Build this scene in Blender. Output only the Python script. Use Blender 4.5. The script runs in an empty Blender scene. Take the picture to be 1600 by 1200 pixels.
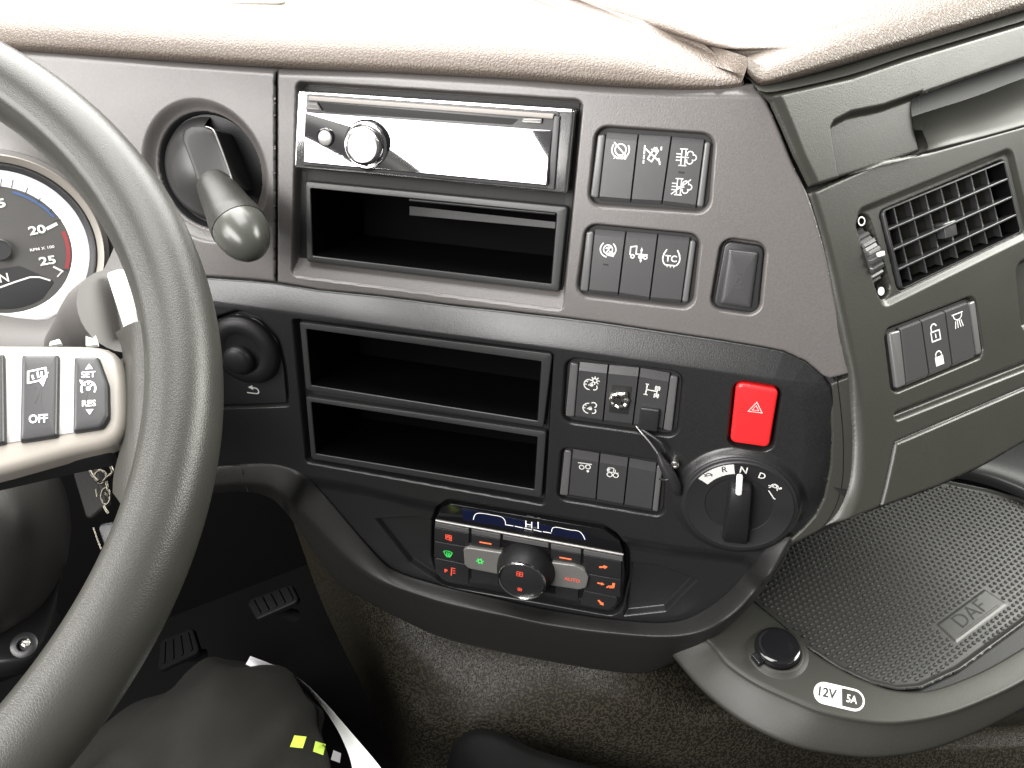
import bpy, bmesh, math, random
import numpy as np
from mathutils import Vector, Matrix
random.seed(4); rng = np.random.default_rng(7)
scene = bpy.context.scene
C = scene.collection
# ------------------------------------------------------------------ camera, world, lamps, exposure
F = 1298.0                                    # focal length in pixels of the 1600 px wide photograph
def nrm(a): a = np.array(a, float); return a/np.linalg.norm(a)
UPc = nrm([-.037, -.788, -.616])              # world up seen in the camera's axes (x right, y down, z forward)
E1 = nrm(np.cross([0, 0, 1], UPc));  E1 = -E1 if E1[0] < 0 else E1
E2 = np.cross(E1, UPc);  E2 = -E2 if E2[2] < 0 else E2
def hor(t): t = math.radians(t); return math.cos(t)*E1+math.sin(t)*E2
YAW = 25
XW, YW, ZW = hor(YAW), hor(YAW+90), UPc       # vehicle right, forward, up in camera axes
MW = np.array([XW, YW, ZW])                   # camera axes -> world
def cw(p): return np.asarray(p) @ MW.T
cam_d = bpy.data.cameras.new('camera'); cam = bpy.data.objects.new('camera', cam_d); C.objects.link(cam)
cam_d.sensor_width = 36; cam_d.lens = F/1600*36; cam_d.clip_start = .01; cam_d.clip_end = 50
r_, u_, b_ = cw([1, 0, 0]), cw([0, -1, 0]), cw([0, 0, -1])
cam.matrix_world = Matrix(((r_[0], u_[0], b_[0], 0), (r_[1], u_[1], b_[1], 0), (r_[2], u_[2], b_[2], 0), (0, 0, 0, 1)))
scene.camera = cam
w = bpy.data.worlds.new('World'); scene.world = w; w.use_nodes = True
bg = w.node_tree.nodes['Background']; bg.inputs[0].default_value = (1, .98, .95, 1); bg.inputs[1].default_value = .12
def area(name, loc, target, sx, sy, power, col=(1, 1, 1)):
    l = bpy.data.lights.new(name, 'AREA'); l.shape = 'RECTANGLE'; l.size = sx; l.size_y = sy; l.energy = power; l.color = col
    o = bpy.data.objects.new(name, l); C.objects.link(o); o.location = loc
    o.rotation_euler = (Vector(target)-Vector(loc)).to_track_quat('-Z', 'Y').to_euler(); return o
area('windscreen_daylight', (.35, 1.20, .55), (.25, .40, -.20), 2.2, .9, 110, (1, .985, .95))
area('roof_hatch_daylight', (.15, .62, .95), (.2, .45, -.3), .8, .8, 30, (1, .99, .97))
area('driver_window_daylight', (-.82, .14, .27), (.2, .42, -.2), 1.2, .82, 60.0, (1, .975, .95))
area('passenger_window_daylight', (1.55, .06, .50), (.45, .3, -.15), 1.1, .6, 60, (1, 1, .93))
scene.view_settings.view_transform = 'Standard'; scene.view_settings.look = 'None'
scene.view_settings.exposure = 0; scene.view_settings.gamma = 1
try: scene.view_settings.use_curve_mapping = False
except Exception: pass

# ------------------------------------------------------------------ materials
def mat(name, col, rough=.5, metal=0, bump=0, bscale=900, mott=0, mscale=60, spec=.5, emit=None, es=1, kind='noise', coat=0, rvar=0, dist=.0006, ior=None):
    m = bpy.data.materials.new(name); m.use_nodes = True; nt = m.node_tree; b = nt.nodes['Principled BSDF']
    b.inputs['Base Color'].default_value = (*col, 1); b.inputs['Roughness'].default_value = rough; b.inputs['Metallic'].default_value = metal
    b.inputs['Specular IOR Level'].default_value = spec
    if ior: b.inputs['IOR'].default_value = ior
    if coat: b.inputs['Coat Weight'].default_value = coat; b.inputs['Coat Roughness'].default_value = .04
    if emit: b.inputs['Emission Color'].default_value = (*emit, 1); b.inputs['Emission Strength'].default_value = es
    tc = nt.nodes.new('ShaderNodeTexCoord')
    def tex(kind, scale):
        if kind == 'voronoi':
            t = nt.nodes.new('ShaderNodeTexVoronoi'); t.feature = 'DISTANCE_TO_EDGE'; t.inputs['Scale'].default_value = scale
            nz = nt.nodes.new('ShaderNodeTexNoise'); nz.inputs['Scale'].default_value = scale*.7
            mx = nt.nodes.new('ShaderNodeMixRGB'); mx.inputs[0].default_value = .0008
            nt.links.new(tc.outputs['Object'], mx.inputs[1]); nt.links.new(nz.outputs['Color'], mx.inputs[2]); nt.links.new(tc.outputs['Object'], nz.inputs['Vector'])
            nt.links.new(mx.outputs[0], t.inputs['Vector'])
            cr = nt.nodes.new('ShaderNodeValToRGB'); cr.color_ramp.elements[1].position = .25
            nt.links.new(t.outputs['Distance'], cr.inputs[0]); return cr.outputs[0]
        if kind == 'worm':
            t = nt.nodes.new('ShaderNodeTexNoise'); t.inputs['Scale'].default_value = scale; t.inputs['Detail'].default_value = 1.0; t.inputs['Distortion'].default_value = .15
            nt.links.new(tc.outputs['Object'], t.inputs['Vector'])
            cr = nt.nodes.new('ShaderNodeValToRGB'); e = cr.color_ramp.elements
            e[0].position = .46; e[1].position = .54
            e[0].color = (0, 0, 0, 1)
            nt.links.new(t.outputs[0], cr.inputs[0]); return cr.outputs[0]
        t = nt.nodes.new('ShaderNodeTexNoise'); t.inputs['Scale'].default_value = scale; t.inputs['Detail'].default_value = 2
        nt.links.new(tc.outputs['Object'], t.inputs['Vector']); return t.outputs[0]
    if bump:
        h = tex(kind, bscale); bn = nt.nodes.new('ShaderNodeBump'); bn.inputs['Strength'].default_value = bump; bn.inputs['Distance'].default_value = dist
        nt.links.new(h, bn.inputs['Height']); nt.links.new(bn.outputs[0], b.inputs['Normal'])
        if kind == 'worm':
            mx = nt.nodes.new('ShaderNodeMixRGB'); mx.inputs[1].default_value = (*[c*.42 for c in col], 1); mx.inputs[2].default_value = (*col, 1)  # shade in the grooves painted in as a darker base colour
            nt.links.new(h, mx.inputs[0]); nt.links.new(mx.outputs[0], b.inputs['Base Color'])
    if mott:
        h = tex('noise', mscale); mx = nt.nodes.new('ShaderNodeMixRGB')
        mx.inputs[1].default_value = (*[c*(1-mott) for c in col], 1); mx.inputs[2].default_value = (*[min(1, c*(1+mott)) for c in col], 1)
        nt.links.new(h, mx.inputs[0])
        if kind != 'worm': nt.links.new(mx.outputs[0], b.inputs['Base Color'])
    if rvar:
        h = tex('noise', 25); mr = nt.nodes.new('ShaderNodeMapRange'); mr.inputs['To Min'].default_value = rough-rvar; mr.inputs['To Max'].default_value = rough+rvar
        nt.links.new(h, mr.inputs[0]); nt.links.new(mr.outputs[0], b.inputs['Roughness'])
    return m
M = dict(
 upper=mat('warm_grey_plastic', (.088, .082, .079), .33, bump=.16, bscale=1100, mott=.2, mscale=700, rvar=.05),
 lower=mat('charcoal_plastic', (.014, .0143, .0146), .33, bump=.16, bscale=1100, mott=.35, mscale=600, rvar=.05),
 band=mat('dark_grey_plastic', (.015, .015, .0145), .42, spec=.35, bump=.20, bscale=1200, mott=.25, mscale=800, rvar=.04),
 passenger=mat('olive_grey_plastic', (.027, .027, .0225), .37, spec=.42, bump=.14, bscale=1300, mott=.2, mscale=900, rvar=.05),
 trayp=mat('tray_grey_plastic', (.028, .028, .024), .42, spec=0.28, bump=.16, bscale=1300, mott=.2, mscale=900, rvar=.05),
 frame=mat('pocket_frame_plastic', (.026, .027, .027), .42, bump=.08, bscale=1300),
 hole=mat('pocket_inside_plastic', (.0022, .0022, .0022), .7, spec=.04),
 switch=mat('switch_plastic', (.040, .040, .041), .30, bump=.05, bscale=1500),
 cap=mat('switch_end_cap_plastic', (.09, .09, .09), .30),
 gap=mat('black_gap', (.006, .006, .006), .7),
 gloss=mat('gloss_black', (.008, .008, .009), .10, spec=.6),
 face=mat('mirror_black_glass', (.03, .03, .032), .035, spec=1.0, coat=1.0, ior=2.3),
 chrome=mat('chrome_trim', (.62, .62, .62), .14, metal=1, rvar=.04),
 satin=mat('satin_silver', (.36, .35, .34), .38, metal=.6),
 silver=mat('silver_paint', (.22, .203, .18), .36, metal=.2, mott=.05, mscale=1500),
 alu=mat('scratched_metal', (.62, .60, .56), .28, metal=1, bump=.5, bscale=500),
 beige=mat('beige_leather_vinyl', (.088, .071, .058), .46, spec=.3, bump=.42, bscale=420, kind='voronoi', mott=.06, mscale=200, dist=.0008),
 wheel=mat('worn_grey_leather', (.025, .0248, .0217), .35, spec=.30, bump=.12, bscale=900, kind='voronoi', mott=.22, mscale=30, rvar=.06, dist=.0005),
 white=mat('white_print', (.62, .62, .60), .5),
 red=mat('red_plastic', (.92, .022, .025), .28),
 black=mat('black_plastic', (.016, .016, .017), .40, bump=.05, bscale=1200),
 softblack=mat('soft_black', (.011, .011, .0115), .45, spec=0.25, bump=.1, bscale=800),
 rubber=mat('black_rubber', (.028, .028, .026), .36, spec=0.4, bump=.08, bscale=900, mott=.15, mscale=300),
 tunnel=mat('textured_olive_vinyl', (.027, .0242, .0172), .36, spec=.15, bump=.7, bscale=440, kind='worm', dist=.0007),
 carpet=mat('dark_carpet', (.020, .020, .018), .9, bump=.6, bscale=600, mott=.4, mscale=250),
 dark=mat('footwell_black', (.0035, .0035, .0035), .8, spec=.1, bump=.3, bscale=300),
 cloth=mat('dark_grey_work_trousers', (.0115, .0113, .0100), .85, spec=.15, bump=.5, bscale=900, mott=.25, mscale=40),
 yellow=mat('hi_vis_yellow', (.62, .85, .10), .5, bump=.2, bscale=1500),
 refl=mat('grey_reflective_patch', (.12, .12, .12), .6),
 paper=mat('white_paper', (.82, .82, .83), .6),
 orange=mat('lit_orange_symbol', (.3, .05, .02), .5, emit=(1, .20, .06), es=1.15),
 redlit=mat('lit_red_symbol', (.3, .03, .02), .5, emit=(1, .10, .05), es=.95),
 green=mat('lit_green_symbol', (.02, .3, .05), .5, emit=(.06, .90, .15), es=.85),
 lcd=mat('lit_white_segment', (.5, .5, .5), .5, emit=(1, .98, .85), es=1.0),
 lcdbg=mat('navy_display_glass', (.006, .008, .025), .12, emit=(.006, .009, .03), es=.3),
 dial=mat('dial_grey', (.065, .063, .060), .5, mott=.1, mscale=60),
 dialdark=mat('dial_dark', (.025, .025, .026), .45),
 dialring=mat('white_dial_ring', (.85, .86, .88), .4),
 blue=mat('blue_print', (.05, .09, .20), .5), redp=mat('red_print', (.24, .04, .045), .5),
 darkprint=mat('dark_print', (.02, .02, .02), .5),
 clust=mat('cluster_surround_plastic', (.075, .070, .066), .5, bump=.1, bscale=900),
 column=mat('column_shroud_plastic', (.014, .0135, .0125), .6, spec=.25, bump=.2, bscale=700),
 stalk=mat('daylit_stalk_white', (.70, .70, .68), .4),  # daylight on stalk end and bracket put into the base colour
 padm=mat('worn_pedal_rubber', (.0045, .0045, .0045), .6, spec=.2),
 domem=mat('dark_satin_dome', (.022, .0215, .021), .36),
 armm=mat('gloss_black_arm', (.006, .006, .006), .22, spec=.22),
 keym=mat('brushed_key_paint', (.20, .195, .185), .42, metal=.4),
 flapm=mat('dull_silver_flap', (.20, .185, .17), .5),
 oldmetal=mat('dull_key_metal', (.13, .12, .10), .3, metal=1, bump=.4, bscale=600),
 knobm=mat('olive_black_knob', (.05, .052, .045), .28, rvar=.05),
 embl=mat('relief_print', (.055, .055, .055), .3),
)

# ------------------------------------------------------------------ helpers
def smooth(x): x = np.clip(x, 0, 1); return x*x*(3-2*x)
def ray(px, py): return np.stack([(np.asarray(px, float)-800)/F, (np.asarray(py, float)-600)/F, np.ones_like(np.asarray(px, float))], -1)
def ptz(px, py, d): return cw(ray(px, py)*d)                       # world point seen at a pixel at depth d
class Surf:                                                        # a plane frame (mm) with an optional relief base(u,v)
    def __init__(s, O, U, V, N=None, base=None):
        s.O = np.array(O); s.U = nrm(U); N = np.cross(s.U, V) if N is None else N; s.N = nrm(N)
        s.V = nrm(np.cross(s.N, s.U)); s.base = base
    def b(s, u, v): return s.base(np.asarray(u, float), np.asarray(v, float)) if s.base else np.zeros_like(np.asarray(u, float))
    def pt(s, u, v, w=0):
        u = np.asarray(u, float); v = np.asarray(v, float); h = (s.b(u, v)+w)*.001
        return s.O+u[..., None]*.001*s.U+v[..., None]*.001*s.V+h[..., None]*s.N
    def px(s, px, py, w=0):                                        # pixel -> (u,v) on the relief raised by w
        r = cw(ray(px, py)); den = r@s.N; h = np.zeros(den.shape)+w
        for i in range(14 if s.base else 1):
            t = ((s.O@s.N)+h*.001)/den; d = r*t[..., None]-s.O
            u = d@s.U*1000; v = d@s.V*1000
            if s.base: h = .5*h+.5*(s.b(u, v)+w) if i < 13 else h
        return u, v
    def poly(s, pts, w=0): a = np.array(pts, float); u, v = s.px(a[:, 0], a[:, 1], w); return np.stack([u, v], 1)
    def W(s, px, py, w=0): u, v = s.px(np.asarray(px, float), np.asarray(py, float), w); return s.pt(u, v, w)
    @staticmethod
    def tri(p0, p1, p2):                                           # p0 -> p1 to the right, p0 -> p2 upward
        p0, p1, p2 = map(np.array, (p0, p1, p2)); U = nrm(p1-p0); N = nrm(np.cross(U, p2-p0)); return Surf(p0, U, np.cross(N, U), N)
def thing(name, label, cat, loc, group=None):
    o = bpy.data.objects.new(name, None); C.objects.link(o); o.empty_display_size = .01
    o.location = tuple(map(float, loc)); o['label'] = label; o['category'] = cat
    if group: o['group'] = group
    return o
def obj(name, verts, faces, m, parent=None, sm=40, label=None, mats=None, fm=None, root=None):
    me = bpy.data.meshes.new(name); v = np.asarray(verts, float).reshape(-1, 3).copy()
    r = root
    if parent is not None:
        q = parent; off = np.zeros(3)
        while q is not None: off += np.array(q.location); q = q.parent
        v -= off
    me.from_pydata(v.tolist(), [], [list(map(int, f)) for f in faces]); me.update()
    if m is not None: me.materials.append(M[m])
    for k in mats or []: me.materials.append(M[k])
    if fm is not None: me.polygons.foreach_set('material_index', fm)
    if sm:
        me.polygons.foreach_set('use_smooth', [True]*len(me.polygons))
        if sm < 180: me.set_sharp_from_angle(angle=math.radians(sm))
    o = bpy.data.objects.new(name, me); C.objects.link(o)
    if parent is not None: o.parent = parent
    if label: o['label'] = label
    return o
def sdf(poly, u, v):                                               # signed distance, positive inside
    poly = np.asarray(poly, float); d = np.full(u.shape, 1e18); ins = np.zeros(u.shape, bool); n = len(poly)
    for i in range(n):
        a = poly[i]; b = poly[(i+1) % n]; e = b-a; wu = u-a[0]; wv = v-a[1]
        t = np.clip((wu*e[0]+wv*e[1])/max(e@e, 1e-12), 0, 1)
        d = np.minimum(d, (wu-e[0]*t)**2+(wv-e[1]*t)**2)
        c = ((a[1] <= v) & (b[1] > v)) | ((b[1] <= v) & (a[1] > v))
        if abs(e[1]) > 1e-12: ins ^= c & (u < a[0]+(v-a[1])/e[1]*e[0])
    return np.where(ins, 1, -1)*np.sqrt(d)
def rrect(poly, r, n=6, d=0):                                      # convex polygon with corners rounded to r, inset by d
    P = np.asarray(poly, float); A = np.sum(P[:, 0]*np.roll(P[:, 1], -1)-P[:, 1]*np.roll(P[:, 0], -1))
    if A < 0: P = P[::-1]
    out = []; N = len(P); rr = max(r, d+1e-4) if r > d else d+1e-4
    for i in range(N):
        p = P[i]; a = nrm(P[i-1]-p); b = nrm(P[(i+1) % N]-p)
        n1 = np.array([-a[1], a[0]]); n1 = n1 if n1@b > 0 else -n1    # inward normals of both edges
        n2 = np.array([-b[1], b[0]]); n2 = n2 if n2@a > 0 else -n2
        ang = math.acos(np.clip(a@b, -1, 1)); bis = nrm(a+b); c = p+bis*rr/math.sin(ang/2)
        t1 = math.atan2(*(-n1)[::-1]); t2 = math.atan2(*(-n2)[::-1])
        while t2 < t1: t2 += 2*math.pi
        for k in range(n+1):
            t = t1+(t2-t1)*k/n; out.append(c+(rr-d)*np.array([math.cos(t), math.sin(t)]))
    return np.array(out)
def soft(poly, r, d=0, n=110):                                     # any outline: resampled, corners softened to about r, inset by d
    P = np.asarray(poly, float); A = np.sum(P[:, 0]*np.roll(P[:, 1], -1)-P[:, 1]*np.roll(P[:, 0], -1))
    if A < 0: P = P[::-1]
    Q = resample(np.vstack([P, P[:1]]), n+1)[:-1]; L = np.linalg.norm(np.diff(np.vstack([Q, Q[:1]]), axis=0), axis=1).mean()
    for i in range(int(max(1, (r*.55/L)**2*2))): Q = .25*np.roll(Q, 1, 0)+.5*Q+.25*np.roll(Q, -1, 0)
    T = np.roll(Q, -1, 0)-np.roll(Q, 1, 0); T /= np.linalg.norm(T, axis=1)[:, None]; return Q+np.stack([-T[:, 1], T[:, 0]], 1)*d
def rings_mesh(rings, cap_end=True, cap_start=False, closed=True):
    n = len(rings[0]); v = np.concatenate(rings); f = []
    for i in range(len(rings)-1):
        for j in range(n if closed else n-1):
            k = (j+1) % n; f.append((i*n+j, i*n+k, (i+1)*n+k, (i+1)*n+j))
    if cap_start: f.append(tuple(range(n))[::-1])
    if cap_end: f.append(tuple((len(rings)-1)*n+j for j in range(n)))
    return v, f
def slab(name, s, poly, w0, w1, bev, r, m, parent, label=None, crown=0, n=6, sm=40):
    rg = [s.pt(*rrect(poly, r, n).T, w0), s.pt(*rrect(poly, r, n).T, w1-bev)]
    for k in (1, 2, 3, 4):
        t = k/4*math.pi/2; rg.append(s.pt(*rrect(poly, r, n, bev*(1-math.cos(t))).T, w1-bev+bev*math.sin(t)))
    if crown:
        base = rrect(poly, r, n, bev); c = base.mean(0)
        for k in (.75, .5, .25): rg.append(s.pt(*(c+(base-c)*k).T, w1+crown*(1-k*k)))
    v, f = rings_mesh(rg, True, True); return obj(name, v, f, m, parent, sm, label)
def slab2(name, s, poly, w0, w1, bev, r, m, parent, label=None, crown=0, sm=40):
    rg = [s.pt(*soft(poly, r).T, w0), s.pt(*soft(poly, r).T, w1-bev)]
    for k in (1, 2, 3, 4, 5):
        t = k/5*math.pi/2; rg.append(s.pt(*soft(poly, r, bev*(1-math.cos(t))).T, w1-bev+bev*math.sin(t)))
    base = soft(poly, r, bev); c = base.mean(0)
    for k in (.8, .6, .4, .2): rg.append(s.pt(*(c+(base-c)*k).T, w1+crown*(1-k*k)))
    v, f = rings_mesh(rg, True, True); return obj(name, v, f, m, parent, sm, label)
def pocket(name, s, outer, inner, w0, w1, depth, r, m, parent, taper=.9, mi='hole'):
    O = lambda d: rrect(outer, r, 5, d); I = rrect(inner, r*.5, 5)
    c = I.mean(0); Ot = lambda d, w_: s.pt(*O(d).T, w_)
    rg = [Ot(0, w0), Ot(0, w1-.8), Ot(.35, w1-.2), Ot(.9, w1), s.pt(*rrect(inner, r*.5, 5, -.5).T, w1), s.pt(*I.T, w1-.6)]
    v, f = rings_mesh(rg, False)
    a = obj(name, v, f, m, parent, 40)
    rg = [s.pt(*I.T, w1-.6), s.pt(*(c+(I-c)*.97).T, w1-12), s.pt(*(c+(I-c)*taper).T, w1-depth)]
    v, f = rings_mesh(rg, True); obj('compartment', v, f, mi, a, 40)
    return a
def lathe(name, s, cu, cv, prof, m, parent, seg=72, label=None, cap=True, sm=35, sx=1, sy=1, shift=None):
    t = np.linspace(0, 2*math.pi, seg, endpoint=False); rg = []
    for r, w_ in prof: rg.append(s.pt(cu+r*sx*np.cos(t), cv+r*sy*np.sin(t), w_))
    v, f = rings_mesh(rg, cap); return obj(name, v, f, m, parent, sm, label)
def hfield(name, s, region, res, hfun, m, parent, holes=(), er=1.2, drop=8, label=None, keep=None, ddir=None, wall=False):
    P = np.asarray(region); lo = P.min(0)-2*res; hi = P.max(0)+2*res
    U, Vv = np.meshgrid(np.arange(lo[0], hi[0], res), np.arange(lo[1], hi[1], res))
    sd = sdf(P, U, Vv); e = np.clip(er-sd, 0, er)
    e = np.where(sd < .5*res, er, e)
    wv = hfun(U, Vv)-(er-np.sqrt(er*er-e*e))
    ok = sd > (-1.6*res if wall else -1.05*res)
    for h in holes: ok &= sdf(h, U, Vv) < 0
    if keep is not None: ok &= keep(U, Vv)
    gy, gx = np.gradient(sd, res); mg = np.hypot(gx, gy)+1e-9; o_ = np.where(sd < .5*res, -sd, 0)
    co = s.pt(U+gx/mg*o_, Vv+gy/mg*o_, wv+s.b(U, Vv)-s.b(U+gx/mg*o_, Vv+gy/mg*o_))
    co = co+(sd < 0)[..., None]*(drop if wall else 0)*.001*(-s.N if ddir is None else ddir); idx = -np.ones(U.shape, int); fq = ok[:-1, :-1] & ok[1:, :-1] & ok[:-1, 1:] & ok[1:, 1:]
    use = np.zeros(U.shape, bool); use[:-1, :-1] |= fq; use[1:, :-1] |= fq; use[:-1, 1:] |= fq; use[1:, 1:] |= fq
    idx[use] = np.arange(use.sum()); i, j = np.nonzero(fq)
    f = np.stack([idx[i, j], idx[i, j+1], idx[i+1, j+1], idx[i+1, j]], 1)
    return obj(name, co[use], f, m, parent, 180, label)
def rec(poly, u, v, depth, wall=1.6, fil=1.2):                     # moulded recess with a rounded lip
    s_ = sdf(poly, u, v); a = smooth((s_+fil)/(wall+fil)); return -depth*a
def cat(pts, n=8):                                                 # smooth curve through points, tangents weighted by chord length
    P = np.array(pts, float); m = len(P)
    if m < 3: return np.array([P[0]+(P[-1]-P[0])*k/n for k in range(n+1)])
    d = np.maximum(np.linalg.norm(np.diff(P, axis=0), axis=1), 1e-9); S = np.diff(P, axis=0)/d[:, None]
    T = np.empty_like(P); T[1:-1] = (S[:-1]*d[:-1, None]+S[1:]*d[1:, None])/(d[:-1]+d[1:])[:, None]; T[0] = 1.5*S[0]-.5*T[1]; T[-1] = 1.5*S[-1]-.5*T[-2]
    out = []
    for i in range(m-1):
        for k in range(n):
            t = k/n; out.append((2*t**3-3*t*t+1)*P[i]+(t**3-2*t*t+t)*d[i]*T[i]+(3*t*t-2*t**3)*P[i+1]+(t**3-t*t)*d[i]*T[i+1])
    out.append(P[-1]); return np.array(out)
def resample(P, n):
    P = np.asarray(P, float); d = np.r_[0, np.cumsum(np.linalg.norm(np.diff(P, axis=0), axis=1))]; t = np.linspace(0, d[-1], n)
    return np.stack([np.interp(t, d, P[:, k]) for k in range(P.shape[1])], 1)
def loft(name, lines, m, parent, n=80, sub=4, label=None, sm=180, disp=None, flip=False):   # smooth skin through world polylines
    L = np.array([resample(cat(l, 8), n) for l in lines])           # (k,n,3)
    if sub > 1: L = np.stack([cat(L[:, j], sub) for j in range(n)], 1)
    if disp is not None: L = disp(L)
    k = len(L); v = L.reshape(-1, 3); f = []
    for i in range(k-1):
        for j in range(n-1):
            q = (i*n+j, i*n+j+1, (i+1)*n+j+1, (i+1)*n+j); f.append(q[::-1] if flip else q)
    return obj(name, v, f, m, parent, sm, label)
def tube(name, pts, rad, m, parent, seg=16, sub=6, label=None, caps=True, sm=60, sx=1.0):
    P = cat(pts, sub) if sub > 1 else np.array(pts, float); R = np.atleast_1d(rad).astype(float)
    R = np.interp(np.linspace(0, 1, len(P)), np.linspace(0, 1, len(R)), R) if len(R) > 1 else np.full(len(P), R[0])
    T = np.gradient(P, axis=0); T /= np.linalg.norm(T, axis=1)[:, None]+1e-12
    a = np.array([0, 0, 1.]) if abs(T[0][2]) < .9 else np.array([1., 0, 0]); rg = []
    a = nrm(a-T[0]*(a@T[0])); t = np.linspace(0, 2*math.pi, seg, endpoint=False)
    for p, tt, r in zip(P, T, R):
        a = nrm(a-tt*(a@tt)); b = np.cross(tt, a); rg.append(p+r*(np.cos(t)[:, None]*a+sx*np.sin(t)[:, None]*b))
    v, f = rings_mesh(rg, caps, caps); return obj(name, v, f, m, parent, sm, label)
# ---- flat print: strokes, fills and lettering laid on a surface
class Ink:
    def __init__(s, surf, w_): s.s = surf; s.w = w_; s.v = []; s.f = []
    def tris(s, uv, faces, k=0): n = len(s.v); s.v += list(s.s.pt(uv[:, 0], uv[:, 1], s.w+k)); s.f += [tuple(n+i for i in f) for f in faces]
    def line(s, uv, wd, closed=False):
        P = np.asarray(uv, float); n = len(P); 
        if closed: T = np.roll(P, -1, 0)-np.roll(P, 1, 0)
        else: T = np.gradient(P, axis=0)
        T /= np.linalg.norm(T, axis=1)[:, None]+1e-12; N = np.stack([-T[:, 1], T[:, 0]], 1)*wd/2
        if not closed: P = P.copy(); P[0] -= T[0]*wd*.3; P[-1] += T[-1]*wd*.3
        uvs = np.concatenate([P+N, P-N]); m = n if closed else n-1
        s.tris(uvs, [(i, i+n, (i+1) % n+n, (i+1) % n) for i in range(m)])
    def fill(s, uv): uv = np.asarray(uv, float); s.tris(uv, [tuple(range(len(uv)))])
    def at(s, x, y, sl=0., vs=0.):                                  # local frame (mm per photo pixel) whose axes follow the given slopes
        c = np.array(px1(s.s, x, y, s.w)); ex = (np.array(px1(s.s, x+10, y+10*sl, s.w))-c)/10; ey = (np.array(px1(s.s, x+10*vs, y-10, s.w))-c)/10
        return c, ex, ey
    def icon(s, ops, c, size, wd, rot=0, sx=1):
        cr, sr = math.cos(rot), math.sin(rot)
        if len(c) == 3: X = lambda p: np.array([c[0]+c[1]*size*x*sx+c[2]*size*y for x, y in p])
        else: X = lambda p: np.array([[c[0]+size*(x*sx*cr-y*sr), c[1]+size*(x*sx*sr+y*cr)] for x, y in p])
        for o in ops:
            if o[0] == 'l':
                for a, b in zip(o[1][:-1], o[1][1:]): s.line(X([a, b]), wd)
            elif o[0] == 'f': s.fill(X(o[1]))
            elif o[0] == 'c':
                _, x, y, r, a0, a1 = o; t = np.radians(np.linspace(a0, a1, 25)); p = np.stack([x+r*np.cos(t), y+r*np.sin(t)], 1); s.line(X(p), wd)
            elif o[0] == 'd':
                _, x, y, r = o; t = np.radians(np.arange(0, 360, 24)); s.fill(X(np.stack([x+r*np.cos(t), y+r*np.sin(t)], 1)))
    def text(s, body, c, h, rot=0, bold=0, sx=1, shear=0):
        cu = bpy.data.curves.new('t', 'FONT'); cu.body = body; cu.align_x = 'CENTER'; cu.align_y = 'CENTER'; cu.size = 1; cu.offset = bold; cu.resolution_u = 3
        o = bpy.data.objects.new('t', cu); C.objects.link(o); bpy.context.view_layer.update()
        me = bpy.data.meshes.new_from_object(o.evaluated_get(bpy.context.evaluated_depsgraph_get()))
        P = np.array([v.co[:2] for v in me.vertices]); fc = [tuple(p.vertices) for p in me.polygons]
        bpy.data.objects.remove(o); bpy.data.curves.remove(cu)
        ctr = (P.max(0)+P.min(0))/2; P = (P-ctr)*h/.72; P[:, 0] = P[:, 0]*sx+P[:, 1]*shear
        if len(c) == 3: s.tris(c[0]+P[:, :1]*c[1]+P[:, 1:]*c[2], fc); bpy.data.meshes.remove(me); return
        R = np.array([[math.cos(rot), math.sin(rot)], [-math.sin(rot), math.cos(rot)]]); s.tris(P@R+np.array(c), fc)
        bpy.data.meshes.remove(me)
    def done(s, name, m, parent, label=None):
        n = len(s.v); return obj(name, s.v, s.f, m, parent, 0, label)
def px1(s, x, y, w_=0): u, v = s.px(np.array(float(x)), np.array(float(y)), w_); return float(u), float(v)

# ------------------------------------------------------------------ reference frames of the cab
uP = hor(-15); vd = nrm([-.076, .925, .372]); vd = nrm(vd-vd@uP*uP); nP = np.cross(uP, vd); nP = -nP if nP[2] > 0 else nP
O_P = ray(680., 370.)*.575
SP = Surf(cw(O_P), cw(uP), cw(-vd), cw(nP))                         # plane of the centre console
seam_px = [(250, 431), (330, 434), (400, 439), (432, 442), (500, 453), (600, 463), (700, 476), (800, 487), (880, 496), (950, 505), (1050, 520), (1130, 532), (1190, 542), (1225, 549), (1260, 565), (1287, 588), (1300, 608)]
edge_px = [(1306, 640), (1308, 680), (1307, 730), (1303, 757), (1295, 783), (1286, 803), (1275, 819), (1262, 832)]
Fbig = SP.poly([(-400, 431)]+seam_px+edge_px+[(1270, 1000), (1270, 1500), (-400, 1500)])
SEAM = SP.poly([(432, 442), (1190, 542)]); sl = (SEAM[1, 1]-SEAM[0, 1])/(SEAM[1, 0]-SEAM[0, 0])
def base0(u, v):
    sh = np.shape(u); u = np.atleast_1d(u); v = np.atleast_1d(v)
    d = np.clip(sdf(Fbig, u, v), 0, None); t = SEAM[0, 1]+sl*(u-SEAM[0, 0])-v
    return (5.5*(1-(1-np.clip(d/21, 0, 1))**1.35)-.17*np.clip(t-19, 0, None)).reshape(sh)
SF0 = Surf(SP.O, SP.U, SP.V, SP.N, base0)
cre = SF0.poly([(476, 741), (560, 755), (640, 775), (750, 797), (900, 824), (1050, 850), (1165, 863)])
cu_ = np.r_[cre[0, 0]-40, cre[0, 0]-10, cre[:, 0], cre[-1, 0]+40]; cv_ = np.r_[cre[0, 1]-60, cre[0, 1]-10, cre[:, 1], cre[-1, 1]-30]
def base1(u, v): return base0(u, v)-10*smooth((np.interp(u, cu_, cv_)-v)/20)
SF = Surf(SP.O, SP.U, SP.V, SP.N, base1)                            # lower fascia relief
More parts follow.
